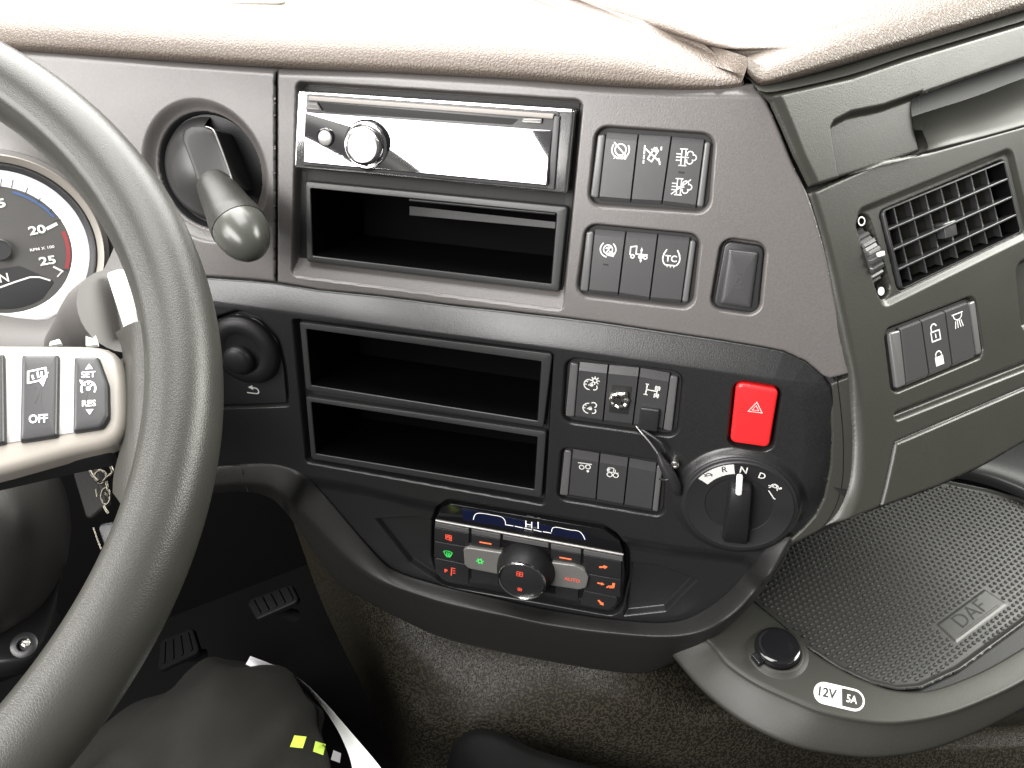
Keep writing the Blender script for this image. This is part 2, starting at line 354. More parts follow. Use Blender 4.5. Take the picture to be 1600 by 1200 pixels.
# passenger side plane through the hinge seam
h0, h1 = SP.W(1180, 135), SP.W(1331, 585); uQ = np.array([1., 0, 0]); vQ = h0-h1; vQ = nrm(vQ-vQ@uQ*uQ); nQ = np.cross(uQ, vQ)
nQ = -nQ if nQ@cw([0, 0, 1]) > 0 else nQ
SQ = Surf(SP.W(1262, 300), uQ, vQ, nQ)
if SQ.V[2] < 0: SQ.V = -SQ.V
Up = np.array([0, 0, 1.]); DD = nrm(-.75*SP.N-.25*SQ.N)

# ================================================================== DASHBOARD
dash = thing('dashboard', 'grey and charcoal truck dashboard with beige padded top wrapping round the driver', 'dashboard', SP.W(700, 480))
# --- beige padded top: front edge on the console plane, then level and running forward to the windscreen
def onz(px, py, z): r = cw(ray(float(px), float(py))); return r*(z/r[2])
edgeL = [(-700, 30), (-160, 62), (0, 74), (120, 82), (260, 92), (430, 103), (600, 110), (800, 121), (950, 132), (1060, 137), (1130, 136), (1162, 130)]
ARC = [(4, -10), (3, 0), (0, 5), (-8, 8), (-19, 7.3), (-31, 4.8), (-42, .5), (-50, -4)]      # rounded nose: pixel rise, forward bulge
def nose(L, S_, frm, k0, k1, lo):
    out = []
    for dy, w_ in ARC:
        row_ = []
        for x, y in L:
            f_ = np.interp(x, [k0, k1], [1, lo]) if k1 > k0 else np.interp(x, [k1, k0], [lo, 1])
            row_.append(frm(x, y+dy*(f_ if dy < 0 else 1), w_ if f_ == 1 else (w_+5)*f_-5 if dy > -31 else (w_+5)*f_-5))
        out.append(row_)
    return out
nl = nose(edgeL, SP, SP.W, 930, 1165, .22)
zl = [p[2]+.0006 for p in nl[-1]]; exs = [p[0] for p in edgeL]
zat = lambda x: float(np.interp(x, exs, zl))
tl = [(-700, -60), (-160, -6), (0, 8), (120, 14), (260, 22), (430, 32), (600, 40), (800, 52), (950, 64), (1050, 78), (1112, 94), (1150, 109)]
tm = [(-800, -130), (-210, -70), (0, -60), (120, -55), (260, -50), (430, -40), (600, -20), (760, 6), (890, 26), (990, 44), (1070, 66), (1122, 87)]
tf = [(-900, -260), (-260, -190), (0, -190), (120, -190), (260, -185), (430, -170), (600, -120), (720, -60), (830, -18), (920, 12), (1000, 36), (1078, 62)]
l_top = [onz(x, y, zat(e[0])+.0008) for (x, y), e in zip(tl, edgeL)]
l_mid = [onz(x, y, zat(e[0])+.0012) for (x, y), e in zip(tm, edgeL)]
l_far = [onz(x, y, zat(e[0])+.0012) for (x, y), e in zip(tf, edgeL)]
ztop = zat(400)
loft('cushion', nl+[l_top, l_mid, l_far, [p-np.array([0, 0, .03]) for p in l_far]], 'beige', dash, 160, 5, label='long beige padded top above the radio')
er = [(1168, 110), (1180, 124), (1192, 131), (1212, 128), (1300, 104), (1420, 68), (1500, 44), (1600, 13), (1760, -36)]
def Qw(x, y, w_): return SQ.W(x, y, w_)
nr = nose(er, SQ, Qw, 1250, 1168, .45)
zq = [p[2]+.0006 for p in nr[-1]]; exq = [p[0] for p in er]; zqt = lambda x: float(np.interp(x, exq, zq))
q4_ = [(1085, 66), (1142, 74), (1178, 56), (1220, 56), (1300, 34), (1420, -2), (1500, -26), (1600, -56), (1770, -110)]
q5_ = [(950, 28), (1050, 26), (1100, 10), (1170, -6), (1270, -40), (1380, -70), (1470, -90), (1590, -120), (1760, -165)]
q6_ = [(700, -60), (900, -90), (1000, -110), (1100, -130), (1240, -150), (1360, -170), (1470, -190), (1590, -210), (1760, -240)]
r4, r5, r6 = [[onz(x, y, zl[-1]-.002 if i_ == 0 else zqt(e[0])+k) for i_, ((x, y), e) in enumerate(zip(L, er))] for L, k in ((q4_, .001), (q5_, .0014), (q6_, .0014))]
u1_ = [Qw(x, y+8, -16) for x, y in [(1120, 126)]+er[1:]]; loft('deck', [u1_, [p+np.array([.0, .06, -.002]) for p in u1_], [p+np.array([.0, .9, .01]) for p in u1_]], 'gap', dash, 80, 1)
loft('cushion', nr+[r4, r5, r6], 'beige', dash, 120, 6, label='beige padded top of the passenger side')
# dash deck below the cushions (fills to the windscreen)
zd = ztop-.02
u0_ = [SP.W(x, y+2, -16) for x, y in edgeL]; loft('deck', [u0_, [p+np.array([.0, .06, -.002]) for p in u0_], [p+np.array([.1, .9, .01]) for p in u0_]], 'gap', dash, 80, 1)
A_c = [p-np.array([.002, 0, .002]) for p in [l_far[-1], l_mid[-1], l_top[-1], nl[-1][-1], nl[4][-1]]]
B_c = [r4[0], .6*r4[0]+.4*r4[1], nr[7][0], nr[6][0], nr[4][0]]
loft('cushion_gusset', [A_c, [.5*(a+b)-np.array([0, 0, .001]) for a, b in zip(A_c, B_c)], [p-np.array([0, 0, .0006]) for p in B_c]], 'beige', dash, 30, 4)
# defroster slot in the cushion
s_ = Surf(onz(390, 0, ztop+.0018), (1, 0, 0), (0, 1, 0), (0, 0, 1)); pp = s_.poly([(330, 4), (450, 5), (430, -9), (350, -9)]); slab('defroster_slot', s_, pp, -1, .4, .3, 4, 'silver', dash)
s_ = Surf(onz(880, 10, zat(880)+.0018), (1, 0, 0), (0, 1, 0), (0, 0, 1)); ik = Ink(s_, .3); ik.line(s_.poly([(820, -6), (880, 11), (941, 27)]), 1.2); ik.done('seam', 'darkprint', dash)

# --- upper fascia (centre) with the big recess and the switch recesses
hinge_px = [tuple(p) for p in cat([(1180, 137), (1198, 160), (1218, 205), (1238, 255), (1262, 305), (1288, 390), (1308, 480), (1323, 550), (1329, 584)], 4)]
up_px = [(433, 100), (600, 104), (800, 115), (950, 126), (1060, 131), (1180, 131)]+hinge_px+[(1297, 592)]+[p for p in seam_px[::-1] if 432 < p[0] < 1296]+[(433, 441)]
R1 = SP.poly([(464, 129), (909, 158), (878, 484), (457, 430)]); R1r = rrect(R1, 4)
def q4(s, pts, r, w_=0): return rrect(s.poly(pts, w_), r)
RB1 = q4(SP, [(932, 197), (1117, 210), (1108, 334), (919, 321)], 8)
RB2 = q4(SP, [(916, 350), (1095, 367), (1083, 484), (900, 462)], 8)
RB5 = q4(SP, [(1128, 371), (1198, 381), (1187, 494), (1109, 483)], 8)
eb = R1[np.argsort(R1[:, 1])[:2]]; eb = eb[np.argsort(eb[:, 0])]; ebn = nrm([-(eb[1]-eb[0])[1], (eb[1]-eb[0])[0]])
topl = SP.poly([(433, 100), (600, 104), (800, 115), (950, 126), (1060, 131), (1180, 131)])
def h_up(u, v):
    r = rec(R1r, u, v, 11, 1.4, 1.4); db = (u-eb[0][0])*ebn[0]+(v-eb[0][1])*ebn[1]
    r = np.maximum(r, -np.clip(db, 0, 99)*.75-.4)*(sdf(R1r, u, v) > -1.4)
    tb = np.interp(u, topl[:, 0], topl[:, 1])-v                         # rolled top edge under the cushion
    tp = -5*smooth((9-tb)/9)**1.5
    return r+rec(RB1, u, v, 7)+rec(RB2, u, v, 7)+rec(RB5, u, v, 7)+tp
pock_open = q4(SP, [(478, 284), (886, 322), (872, 455), (480, 408)], 2)
pock_hole = rrect(SP.poly([(485, 294), (869, 333), (861, 444), (488, 400)]), 2, 4, -1.2)
hfield('upper_fascia', SP, SP.poly(up_px), .62, h_up, 'upper', dash, holes=[pock_hole], er=1.6, drop=9)
# --- column-side fascia to the left with the conical recess of the brake lever
lf_px = [(-120, 62), (120, 78), (260, 90), (429, 99), (429, 440), (400, 437), (330, 432), (-120, 431)]
pbc = px1(SP, 319, 270); pbr = SP.px(np.array(400.), np.array(270.))[0]-pbc[0]
topl2 = SP.poly([(-120, 58), (120, 76), (260, 88), (429, 99)])
def h_lf(u, v):
    d = np.hypot(u-pbc[0], v-pbc[1]); cone = -7*smooth((pbr+10-d)/9)-22*smooth((pbr+.6-d)/1.6)
    tb = np.interp(u, topl2[:, 0], topl2[:, 1])-v
    return cone-5*smooth((9-tb)/9)**1.5
hfield('column_fascia', SP, SP.poly(lf_px), .8, h_lf, 'upper', dash, er=1.4, drop=9)
# --- lower fascia
bot_px = [(1262, 832), (1236, 850), (1225, 880), (1180, 930), (1130, 960), (1060, 985), (956, 984), (800, 962), (675, 934), (612, 912), (560, 880), (500, 815), (460, 770), (425, 748), (370, 742), (250, 742)]
lo_poly = SF.poly(seam_px+edge_px+bot_px)
R2 = q4(SF, [(457, 499), (864, 552), (850, 789), (478, 722)], 3)
RB3 = q4(SF, [(884, 559), (1068, 583), (1058, 684), (878, 659)], 8)
RB4 = q4(SF, [(877, 699), (1040, 722), (1037, 808), (870, 780)], 7)
RBH = q4(SF, [(1147, 594), (1222, 606), (1207, 706), (1137, 696)], 7)
RCL = soft(SF.poly([(700, 780), (940, 818), (966, 835), (984, 864), (983, 905), (972, 950), (958, 962), (700, 916), (682, 908), (671, 878), (672, 820), (682, 792)]), 3)
KNB = soft(SF.poly([(333, 497), (370, 485), (407, 496), (436, 528), (447, 575), (452, 634), (338, 638)]), 3)
gl = SF.poly([(585, 811), (650, 808), (684, 818), (690, 912), (640, 880)]); gr_ = SF.poly([(984, 878), (1030, 884), (1088, 906), (1040, 955), (975, 962)])
gdc = px1(SF, 1154, 784); gdr = SF.px(np.array(1243.), np.array(784.))[0]-gdc[0]
def h_lo(u, v):
    d = np.hypot(u-gdc[0], v-gdc[1])
    boss = 5*smooth((gdr+9-d)/7)
    g = 0
    for P_ in (gl, gr_): g = g-6.5*smooth(sdf(P_, u, v)/4+.3)*smooth((sdf(P_, u, v)+4)/6)
    return rec(R2, u, v, 10, 1.6, 1.2)+rec(RB3, u, v, 7)+rec(RB4, u, v, 7)+rec(RBH, u, v, 8)+rec(RCL, u, v, 9)+rec(KNB, u, v, 7)+boss+g
ho2 = [rrect(SF.poly(q), 2, 4, -1.2) for q in ([(478, 514), (846, 565), (840, 658), (486, 602)], [(486, 628), (840, 683), (835, 765), (493, 709)])]
hfield('lower_fascia', SF, lo_poly, .64, h_lo, 'lower', dash, holes=ho2, er=1.6, drop=9)
# --- narrow grey trim strip on the right of the lower fascia
st_px = [(1298, 601)]+[tuple(p) for p in cat([(1331, 589), (1337, 650), (1339, 700), (1335, 755), (1319, 797), (1294, 824), (1262, 842), (1238, 853)], 6)]+[(1236, 846), (1254, 830), (1274, 808), (1288, 780), (1298, 731), (1300, 680), (1298, 650)]
hfield('side_trim', SP, SP.poly(st_px), .55, lambda u, v: -2.2+0*u, 'passenger', dash, er=1.5, drop=10)
# --- thick rim sweeping under the console
K0 = [(250, 730), (330, 728), (370, 724), (420, 724), (450, 730), (475, 742), (500, 765), (540, 812), (581, 860), (612, 889), (675, 911), (769, 934), (862, 954), (956, 968), (1035, 973), (1075, 966), (1125, 936), (1162, 898), (1194, 858), (1206, 842)]
K1 = [(250, 764), (330, 760), (387, 757), (425, 763), (440, 774), (456, 787), (487, 819), (531, 866), (565, 894), (597, 912), (644, 928), (700, 945), (800, 966), (862, 979), (956, 991), (1050, 996), (1106, 985), (1153, 954), (1184, 919), (1209, 889), (1231, 852), (1240, 838)]
K3 = [(250, 776), (330, 772), (387, 768), (425, 779), (440, 793), (456, 812), (475, 840), (503, 881), (530, 912), (565, 934), (597, 952), (640, 974), (690, 996), (769, 1016), (862, 1034), (956, 1049), (1016, 1050), (1060, 1030), (1115, 998), (1169, 950), (1196, 916), (1222, 875), (1238, 850), (1246, 838)]
def WL(L, w_, n=60): a = resample(cat(L, 6), n); return SF.W(a[:, 0], a[:, 1], np.interp(np.linspace(0, 1, n), *w_) if isinstance(w_, tuple) else w_)
ramp = lambda a, b, c: ([0, .2, .5, .85, 1], [a, b, c, c, a])
def sh(L, dx, dy): return [(x+dx, y+dy) for x, y in L]
mid = lambda A, B, t: (lambda a, b: [tuple(p) for p in a*(1-t)+b*t])(resample(cat(A, 6), 60), resample(cat(B, 6), 60))
loft('lower_rim', [WL(K0, -10), WL(K0, ramp(-2, 0, 3)), WL(mid(K0, K1, .15), ramp(0, 2, 6)), WL(mid(K0, K1, .85), ramp(2, 8, 19)), WL(K1, ramp(2, 8, 20)), WL(mid(K1, K3, .12), ramp(1, 7, 19)),
     WL(mid(K1, K3, .5), ramp(-1, 4, 15)), WL(mid(K1, K3, .95), ramp(-5, -1, 6)), WL(K3, ramp(-8, -5, 1)), WL(K3, ramp(-40, -40, -40))], 'band', dash, 220, 4)
ik = Ink(SF, 9.5)
for k in (0, 1, 2): ik.line(SF.poly([(810+k*3, 990+k*4.5), (832-k*3, 993+k*4.5)], 9.5), .5)
ik.done('moulded_mark', 'black', dash)
# gap line across the rim on the left
ik = Ink(SF, 4.0); ik.line(SF.poly([(342, 727), (377, 727), (380, 742), (387, 768)], 4), 1.1); ik.done('seam', 'gap', dash)

# --- passenger side: main face with bezels, then the tray front
qe_px = [tuple(p) for p in cat([(1265, 302), (1290, 388), (1311, 480), (1326, 550), (1334, 588), (1340, 650), (1342, 700), (1337, 758), (1322, 798), (1300, 824)], 6)]+[(1375, 793), (1465, 760), (1535, 728), (1600, 690), (1800, 590), (1800, 130), (1600, 196), (1448, 238), (1380, 250)]
VB = rrect(SQ.poly([(1338, 330), (1580, 232), (1612, 366), (1380, 480)]), 6)
VO = rrect(SQ.poly([(1378, 330), (1572, 248), (1598, 362), (1408, 455)]), 4)
QB = rrect(SQ.poly([(1382, 516), (1522, 462), (1538, 556), (1394, 616)]), 6)
RG = rrect(SQ.poly([(1588, 412), (1780, 340), (1800, 450), (1598, 520)]), 8)
gv = SQ.poly([(1404, 649), (1600, 572), (1800, 490)])
gb = SQ.poly([(1399, 692), (1600, 606), (1800, 520), (1800, 640), (1700, 640), (1600, 700), (1535, 738), (1465, 770), (1374, 800), (1384, 762), (1393, 722)])
hq = SQ.poly(hinge_px+[tuple(p) for p in cat([(1334, 610), (1340, 650), (1342, 700), (1337, 758), (1322, 798), (1296, 826)], 6)]+[ (1200, 860), (1100, 860), (1100, 100)])
def dist_line(L, u, v):
    d = np.full(u.shape, 1e9)
    for a, b in zip(L[:-1], L[1:]):
        e = b-a; t = np.clip(((u-a[0])*e[0]+(v-a[1])*e[1])/(e@e), 0, 1); d = np.minimum(d, np.hypot(u-a[0]-e[0]*t, v-a[1]-e[1]*t))
    return d
wheelO = SQ.poly([(1366, 401)])[0]; wa = SQ.poly([(1352, 352), (1383, 450)]); 
def h_q(u, v):
    s1 = sdf(gb, u, v); lid = .6*smooth(s1/1.5)-2.2*np.exp(-(s1/.9)**2)
    d = dist_line(gv, u, v); g = -4.5*smooth((4.2-d)/3.4)
    wd = dist_line(wa, u, v)
    dh = -sdf(hq, u, v)
    return lid+g+rec(VB, u, v, 2.4, 3, 1.5)+rec(VO, u, v, 12, 1.2, .6)+rec(QB, u, v, 6)+rec(RG, u, v, 7, 3, 1.5)-10*smooth((7.5-wd)/1.5)-3.5*smooth((8-dh)/8)**2
hfield('passenger_fascia', SQ, SQ.poly(qe_px), .62, h_q, 'passenger', dash, er=2.2, drop=9, ddir=DD)
under = [SQ.W(x, y, -4) for x, y in [(1350, 803), (1375, 793), (1465, 760), (1535, 728), (1600, 690), (1800, 590)]]
loft('underside', [under, [p+np.array([.0, .05, .0]) for p in under], [p+np.array([.0, .22, .05]) for p in under]], 'softblack', dash, 30, 1)
tf_px = [(1184, 139), (1204, 141), (1330, 113), (1420, 83), (1600, 29), (1800, -32), (1800, 26), (1600, 92), (1500, 126), (1446, 145), (1437, 152), (1436, 170), (1440, 200), (1449, 234), (1355, 265), (1264, 292), (1240, 243), (1222, 200), (1204, 160)]
TFP = np.array([SQ.poly([p], 3.5 if p[0] > 1270 else 0)[0] for p in tf_px]); tfe = SQ.poly([(1184, 141), (1204, 147), (1330, 119), (1420, 89), (1600, 35), (1800, -26)], 3.5)
SC = SQ.poly([(1296, 198), (1303, 186), (1330, 172), (1380, 162), (1442, 140), (1470, 200), (1470, 330), (1318, 330)], 3.5)
def h_tf(u, v):
    tb = np.interp(u, tfe[:, 0], tfe[:, 1])-v; s1 = sdf(SC, u, v)
    hd_ = -sdf(hq, u, v)
    return 3.5*smooth(hd_/9)-4*smooth(1-(tb+1)/3.5)*smooth(hd_/8)-5.2*smooth(s1/4.5)*smooth((u-SC[0, 0]+3)/8)
hfield('tray_front', SQ, TFP, .7, h_tf, 'passenger', dash, er=1.6, ddir=DD)
te = [(1800, 26), (1600, 92), (1500, 126), (1446, 145), (1438, 152), (1436, 170), (1440, 200), (1449, 234), (1355, 265), (1266, 291)]
loft('tray_edge', [[SQ.W(x, y, 2.1 if x > 1300 else .4) for x, y in te], [SQ.W(x, y, -13) for x, y in te]], 'passenger', dash, 120, 1)
# slope from the tray front up to the cushion
sl0 = [SQ.W(x, y, 3) for x, y in [(1184, 140), (1204, 144), (1330, 116), (1420, 86), (1600, 32), (1800, -30)]]
loft('top_gutter', [sl0, [p+np.array([0, .012, .004]) for p in sl0], [p+np.array([0, .05, .002]) for p in sl0]], 'trayp', dash, 60, 3)
# open tray behind: sloping floor with a rounded lip, dark back wall
fl = [(1380, 262), (1449, 240), (1520, 222), (1600, 200), (1800, 140)]
fw = [-14, -1, 0, 0, 0]; f0 = [SQ.W(x, y, -5+k) for (x, y), k in zip(fl, fw)]; f1 = [SQ.W(x, y-4, 1+k) for (x, y), k in zip(fl, fw)]; f2 = [SQ.W(x, y-16, -2+k) for (x, y), k in zip(fl, fw)]
f3 = [SQ.W(x, y, -26) for x, y in [(1360, 205), (1438, 178), (1520, 152), (1600, 122), (1800, 55)]]
f4 = [SQ.W(x, y, -30) for x, y in [(1360, 150), (1438, 120), (1520, 92), (1600, 62), (1800, 0)]]
loft('tray_floor', [f0, f1, f2, f3, ], 'trayp', dash, 60, 5)
loft('tray_back', [f3, [.5*(a+b) for a, b in zip(f3, f4)], f4], 'softblack', dash, 40, 2)
def seamliner(s, L, w_, h=4.5):
    c_ = s.poly(L, w_); T_ = np.gradient(c_, axis=0); T_ /= np.linalg.norm(T_, axis=1)[:, None]; n_ = np.stack([-T_[:, 1], T_[:, 0]], 1)*h
    loft('gap_liner', [list(s.pt(*(c_+n_).T, w_)), list(s.pt(*c_.T, w_-.3)), list(s.pt(*(c_-n_).T, w_))], 'gap', dash, 80, 2)
seamliner(SP, [(431, 96), (431, 200), (431, 330), (431, 443)], -3.2)
seamliner(SP, seam_px, -3.0, 4.0)
seamliner(SP, [(1282, 598), (1308, 596), (1336, 587)], -4.4, 3)
# the dark gap between console and passenger side
g0 = [SP.W(x, y, -9) for x, y in hinge_px+[(1336, 650), (1338, 700), (1334, 756), (1316, 800), (1290, 828)]]
g1 = [p+np.array([.022, .0, 0]) for p in g0]; g0 = [p-np.array([.012, 0, 0]) for p in g0]
loft('gap_liner', [g0, g1], 'gap', dash, 60, 1)
bk = [SP.W(x, y, -105) for x, y in [(200, 60), (1210, 140), (1290, 740), (200, 720)]]
obj('back_shell', bk, [(0, 1, 2, 3)], 'gap', dash)

def liner(s, q, w0, w1): slab('recess_liner', s, s.poly(q, w1), w0, w1, .2, .5, 'gap', dash)
liner(SP, [(466, 133), (906, 161), (895, 306), (462, 268)], -12, -9.5)
liner(SP, [(462, 266), (479, 268), (482, 412), (464, 420)], -12, -9); liner(SP, [(884, 300), (896, 302), (878, 462), (872, 456)], -12, -9); liner(SP, [(476, 266), (890, 300), (888, 326), (478, 288)], -12, -9.3)
liner(SF, [(459, 502), (470, 504), (489, 718), (480, 718)], -11, -8.6); liner(SF, [(861, 556), (864, 556), (851, 784), (845, 784)], -11, -8.6); liner(SF, [(476, 604), (854, 662), (854, 680), (478, 624)], -11, -8.8); liner(SF, [(484, 712), (848, 772), (848, 786), (482, 720)], -11, -8.8)
# ================================================================== RADIO
rad = thing('car_radio', 'chrome trimmed car radio with a mirror black face at the top of the console', 'car radio', SP.W(680, 220))
P4 = lambda pts, w_=0, s=SP: s.poly(pts, w_)
slab('body', SP, P4([(464, 141), (898, 170), (885, 304), (458, 263)], 4), -10, 3.5, 1.6, 2.5, 'chrome', rad)
slab('face_surround', SP, P4([(478, 146), (875, 174), (860, 297), (471, 259)], 5), 3, 4.0, .8, 2, 'black', rad)
slab('flap', SP, P4([(482, 150), (866, 178), (864, 186), (481, 157)], 7), 3, 7.2, .6, .5, 'flapm', rad)
slab('disc_slot', SP, P4([(500, 160), (811, 186), (800, 195), (508, 175)], 4.2), 3, 4.3, .1, .5, 'gap', rad)
SG = Surf.tri(SP.W(474, 254, 10.4), SP.W(855, 290, 10.4), SP.W(476, 174, 5.0)); SG.N = -SG.N if SG.N@SP.N < 0 else SG.N
slab('face', SG, SG.poly([(476, 174), (862, 203), (855, 290), (474, 254)]), -5, 0, .8, 1.2, 'face', rad)
slab('edge_pillar', SP, P4([(866, 181), (875, 182), (866, 297), (855, 295)], 6), 3, 6.4, .4, .4, 'black', rad)
slab('eject_key', SP, P4([(818, 184), (847, 185), (846, 193), (814, 191)], 6.2), 5, 6.2, .2, .3, 'embl', rad)
slab('source_key', SP, P4([(479, 159), (495, 160), (503, 173), (477, 171)], 6.2), 5, 6.2, .2, .3, 'embl', rad)
kc = px1(SP, 574, 227, 8); kr = 16.0
lathe('volume_knob', SP, kc[0], kc[1], [(kr+.6, 5), (kr+.6, 7.8), (kr-.4, 8.4), (kr-2.2, 8.2)], 'gloss', rad, cap=True)
k2 = lathe('knob_cap', SP, kc[0]-1.0, kc[1], [(kr-3.4, 8), (kr-3.4, 14), (kr-4.0, 15), (kr-5.4, 15.4), (kr-5.8, 14.6)], 'chrome', rad, cap=False)
lathe('knob_dish', SP, kc[0]-1.0, kc[1], [(kr-5.8, 14.7), (kr-9, 14.5), (.5, 14.4)], 'satin', rad)
lathe('knob_ring', SP, kc[0]-.4, kc[1], [(kr-.8, 8), (kr-.9, 10.2), (kr-1.6, 10.8), (kr-2.6, 10.6), (kr-2.8, 8)], 'chrome', rad, cap=False)
bc = px1(SP, 508.5, 215.5, 8)
lathe('source_button', SP, bc[0], bc[1], [(6.3, 6.5), (6.3, 8.2), (5.7, 8.7), (5.0, 8.3)], 'gloss', rad)
lathe('button_cap', SP, bc[0], bc[1], [(4.9, 8), (4.9, 9), (4.3, 9.4), (.2, 9.5)], 'satin', rad)
ik = Ink(SG, .08); ik.text('BAND', px1(SG, 495, 241, 0), 2.4, bold=.015); ik.icon([('l', [(-.9, .3), (.5, .3)]), ('c', .5, -.2, .5, -90, 90), ('l', [(.5, -.7), (-.9, -.7)]), ('f', [(-.5, .9), (-.5, -.1), (-1.2, .35)])], px1(SG, 531, 245, 0), 2.6, .5)
ik.icon([('l', [(-.5, .6), (-.1, -.6), (.5, .6)])], px1(SG, 494, 248, 0), 1, .4); ik.done('lettering', 'white', rad)
ik = Ink(SP, 6.26); ik.line(np.vstack([P4([(821, 186), (845, 187), (844, 191), (817, 190)], 6.2)]), .5, True); ik.done('key_outline', 'silver', rad); ik = Ink(SP, 6.26); ik.line(P4([(481, 162), (493, 163), (498, 170), (480, 169)], 6.2), .4, True); ik.done('key_outline', 'silver', rad)

# ================================================================== STORAGE POCKETS
def pock(s, outer, inner, label, w0, w1, depth):
    t = thing('storage_pocket', label, 'storage pocket', s.W(np.mean([p[0] for p in outer]), np.mean([p[1] for p in outer])), 'single slot storage pockets in the console')
    return t, pocket('frame', s, s.poly(outer, w1), s.poly(inner, w1), w0, w1, depth, 2.2, 'frame', t)
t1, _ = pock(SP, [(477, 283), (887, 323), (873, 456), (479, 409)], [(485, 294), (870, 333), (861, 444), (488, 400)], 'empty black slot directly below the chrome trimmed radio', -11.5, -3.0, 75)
rl = [(650, 322), (720, 326), (868, 344)]
uv = P4([(648, 318), (868, 334), (868, 344), (648, 326)], -3)
o1 = SP.pt(*P4([(640, 312), (868, 334), (868, 344), (640, 322)], -14).T, -14)
tube('guide_rail', [o1[0], o1[1]], .0011, 'frame', t1, 10, 1)
a, b = SP.W(640, 330, -40), SP.W(868, 352, -12)
obj('inner_ledge', [SP.W(640, 322, -40), SP.W(868, 347, -8), SP.W(867, 357, -8), SP.W(640, 336, -40)], [(0, 1, 2, 3)], 'frame', t1)
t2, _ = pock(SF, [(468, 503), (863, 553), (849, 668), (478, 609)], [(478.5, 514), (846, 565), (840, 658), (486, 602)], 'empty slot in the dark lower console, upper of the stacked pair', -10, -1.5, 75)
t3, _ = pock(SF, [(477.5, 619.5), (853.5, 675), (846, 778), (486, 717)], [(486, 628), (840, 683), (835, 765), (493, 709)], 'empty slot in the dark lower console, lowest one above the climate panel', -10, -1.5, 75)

# ================================================================== SWITCH BANKS
def shade(a, b, t): return (a[0]+(b[0]-a[0])*t, a[1]+(b[1]-a[1])*t)
def bank(s, label, tops, bots, capl, capr, RB=None, wt=-1.2, bev=.065, icons=None, toplip=.09, group='rocker switch banks', mcell='switch'):
    allp = list(tops)+list(bots); t = thing('switch_bank', label, 'switch bank', s.W(np.mean([p[0] for p in allp]), np.mean([p[1] for p in allp])), group)
    n = len(tops)-1; cells = []
    # base plate
    v, f = rings_mesh([s.pt(*soft(RB, .5, .9).T, -8), s.pt(*soft(RB, .5, .9).T, wt-3.6)], True, True); obj('base', v, f, 'gap', t, 40)
    for i in range(n):
        tl_, tr_, bl_, br_ = tops[i], tops[i+1], bots[i], bots[i+1]
        g = 1.1/max(1, tr_[0]-tl_[0]); q = [shade(tl_, tr_, g), shade(tl_, tr_, 1-g), shade(bl_, br_, 1-g), shade(bl_, br_, g)]
        P_ = s.poly(q, wt)                                            # TL TR BR BL
        L = lambda a_, b_, k: P_[a_]+(P_[b_]-P_[a_])*k
        tl2, tr2, bl2, br2 = L(0, 3, toplip), L(1, 2, toplip), L(0, 3, 1-bev), L(1, 2, 1-bev)
        rows = [(P_[0], P_[1], wt-4.5), (P_[0], P_[1], wt-1.9), (tl2, tr2, wt), (bl2, br2, wt), (P_[3], P_[2], wt-2.4), (P_[3], P_[2], wt-4.5)]
        v = []; 
        for a_, b_, w_ in rows:
            e = (b_-a_)/np.linalg.norm(b_-a_)*.22
            v += [s.pt(*a_, w_-3 if w_ == wt else w_-1), s.pt(*a_, w_-.2), s.pt(*(a_+e), w_), s.pt(*(b_-e), w_), s.pt(*b_, w_-.2), s.pt(*b_, w_-3 if w_ == wt else w_-1)]
        f = []
        for r in range(len(rows)-1):
            for k in range(5): f.append((r*6+k, r*6+k+1, (r+1)*6+k+1, (r+1)*6+k)[::-1])
        c = obj('rocker_switch', v, f, mcell, t, 12); cells.append((c, P_))
    for side, cp, ed in (('l', capl, (tops[0], bots[0])), ('r', capr, (tops[-1], bots[-1]))):
        q = [cp[0], shade(ed[0], ed[1], .015), shade(ed[0], ed[1], .985), cp[1]]
        P_ = s.poly(q, wt-.6); c_ = P_.mean(0)
        slab('end_cap', s, c_+(P_-c_)*.97, -7, wt-.6, 1.2, 1.6, 'cap', t)
    return t, cells
def prints(s, c, w_, fn, m='white', name='symbol'):
    ik = Ink(s, w_+.08); fn(ik); return ik.done(name, m, c)
SLASH = ('l', [(-1, .8), (1, -.8)])
I_aebs = [('c', 0, .15, .62, 0, 360), ('c', 0, .15, .98, 150, 235), ('c', 0, .15, .98, -55, 30), ('l', [(-.75, .9), (.75, -.6)])]
I_lane = [('l', [(-.9, .95), (-.9, .1)]), ('l', [(-.9, -.1), (-.9, -.45)]), ('l', [(-.9, -.65), (-.9, -.95)]), ('l', [(.95, .9), (.95, .6)]), ('l', [(.2, .8), (.65, .5), (.0, -.75), (-.45, -.45), (.2, .8)]), ('l', [(-.95, .75), (.95, -.75)]), ('l', [(.5, .3), (-.1, .6)]), ('l', [(.75, -.35), (.95, -1)]), ('f', [(.0, .6), (.45, .9), (.65, .5), (.3, .3)])]
I_dpf = [('l', [(-.45, .9), (-.45, .1)]), ('l', [(-.45, -.1), (-.45, -.9)]), ('l', [(-.65, .9), (.15, .9)]), ('l', [(-.65, -.9), (.15, -.9)]), ('l', [(0, .9), (0, -.9)]), ('l', [(-1, .0), (.35, .0)]), ('l', [(-1, .35), (-.45, .35)]), ('l', [(-1, -.35), (-.45, -.35)]), ('c', .5, .35, .33, 0, 200), ('c', .5, -.35, .33, 160, 360), ('c', .9, .02, .3, -120, 110)]
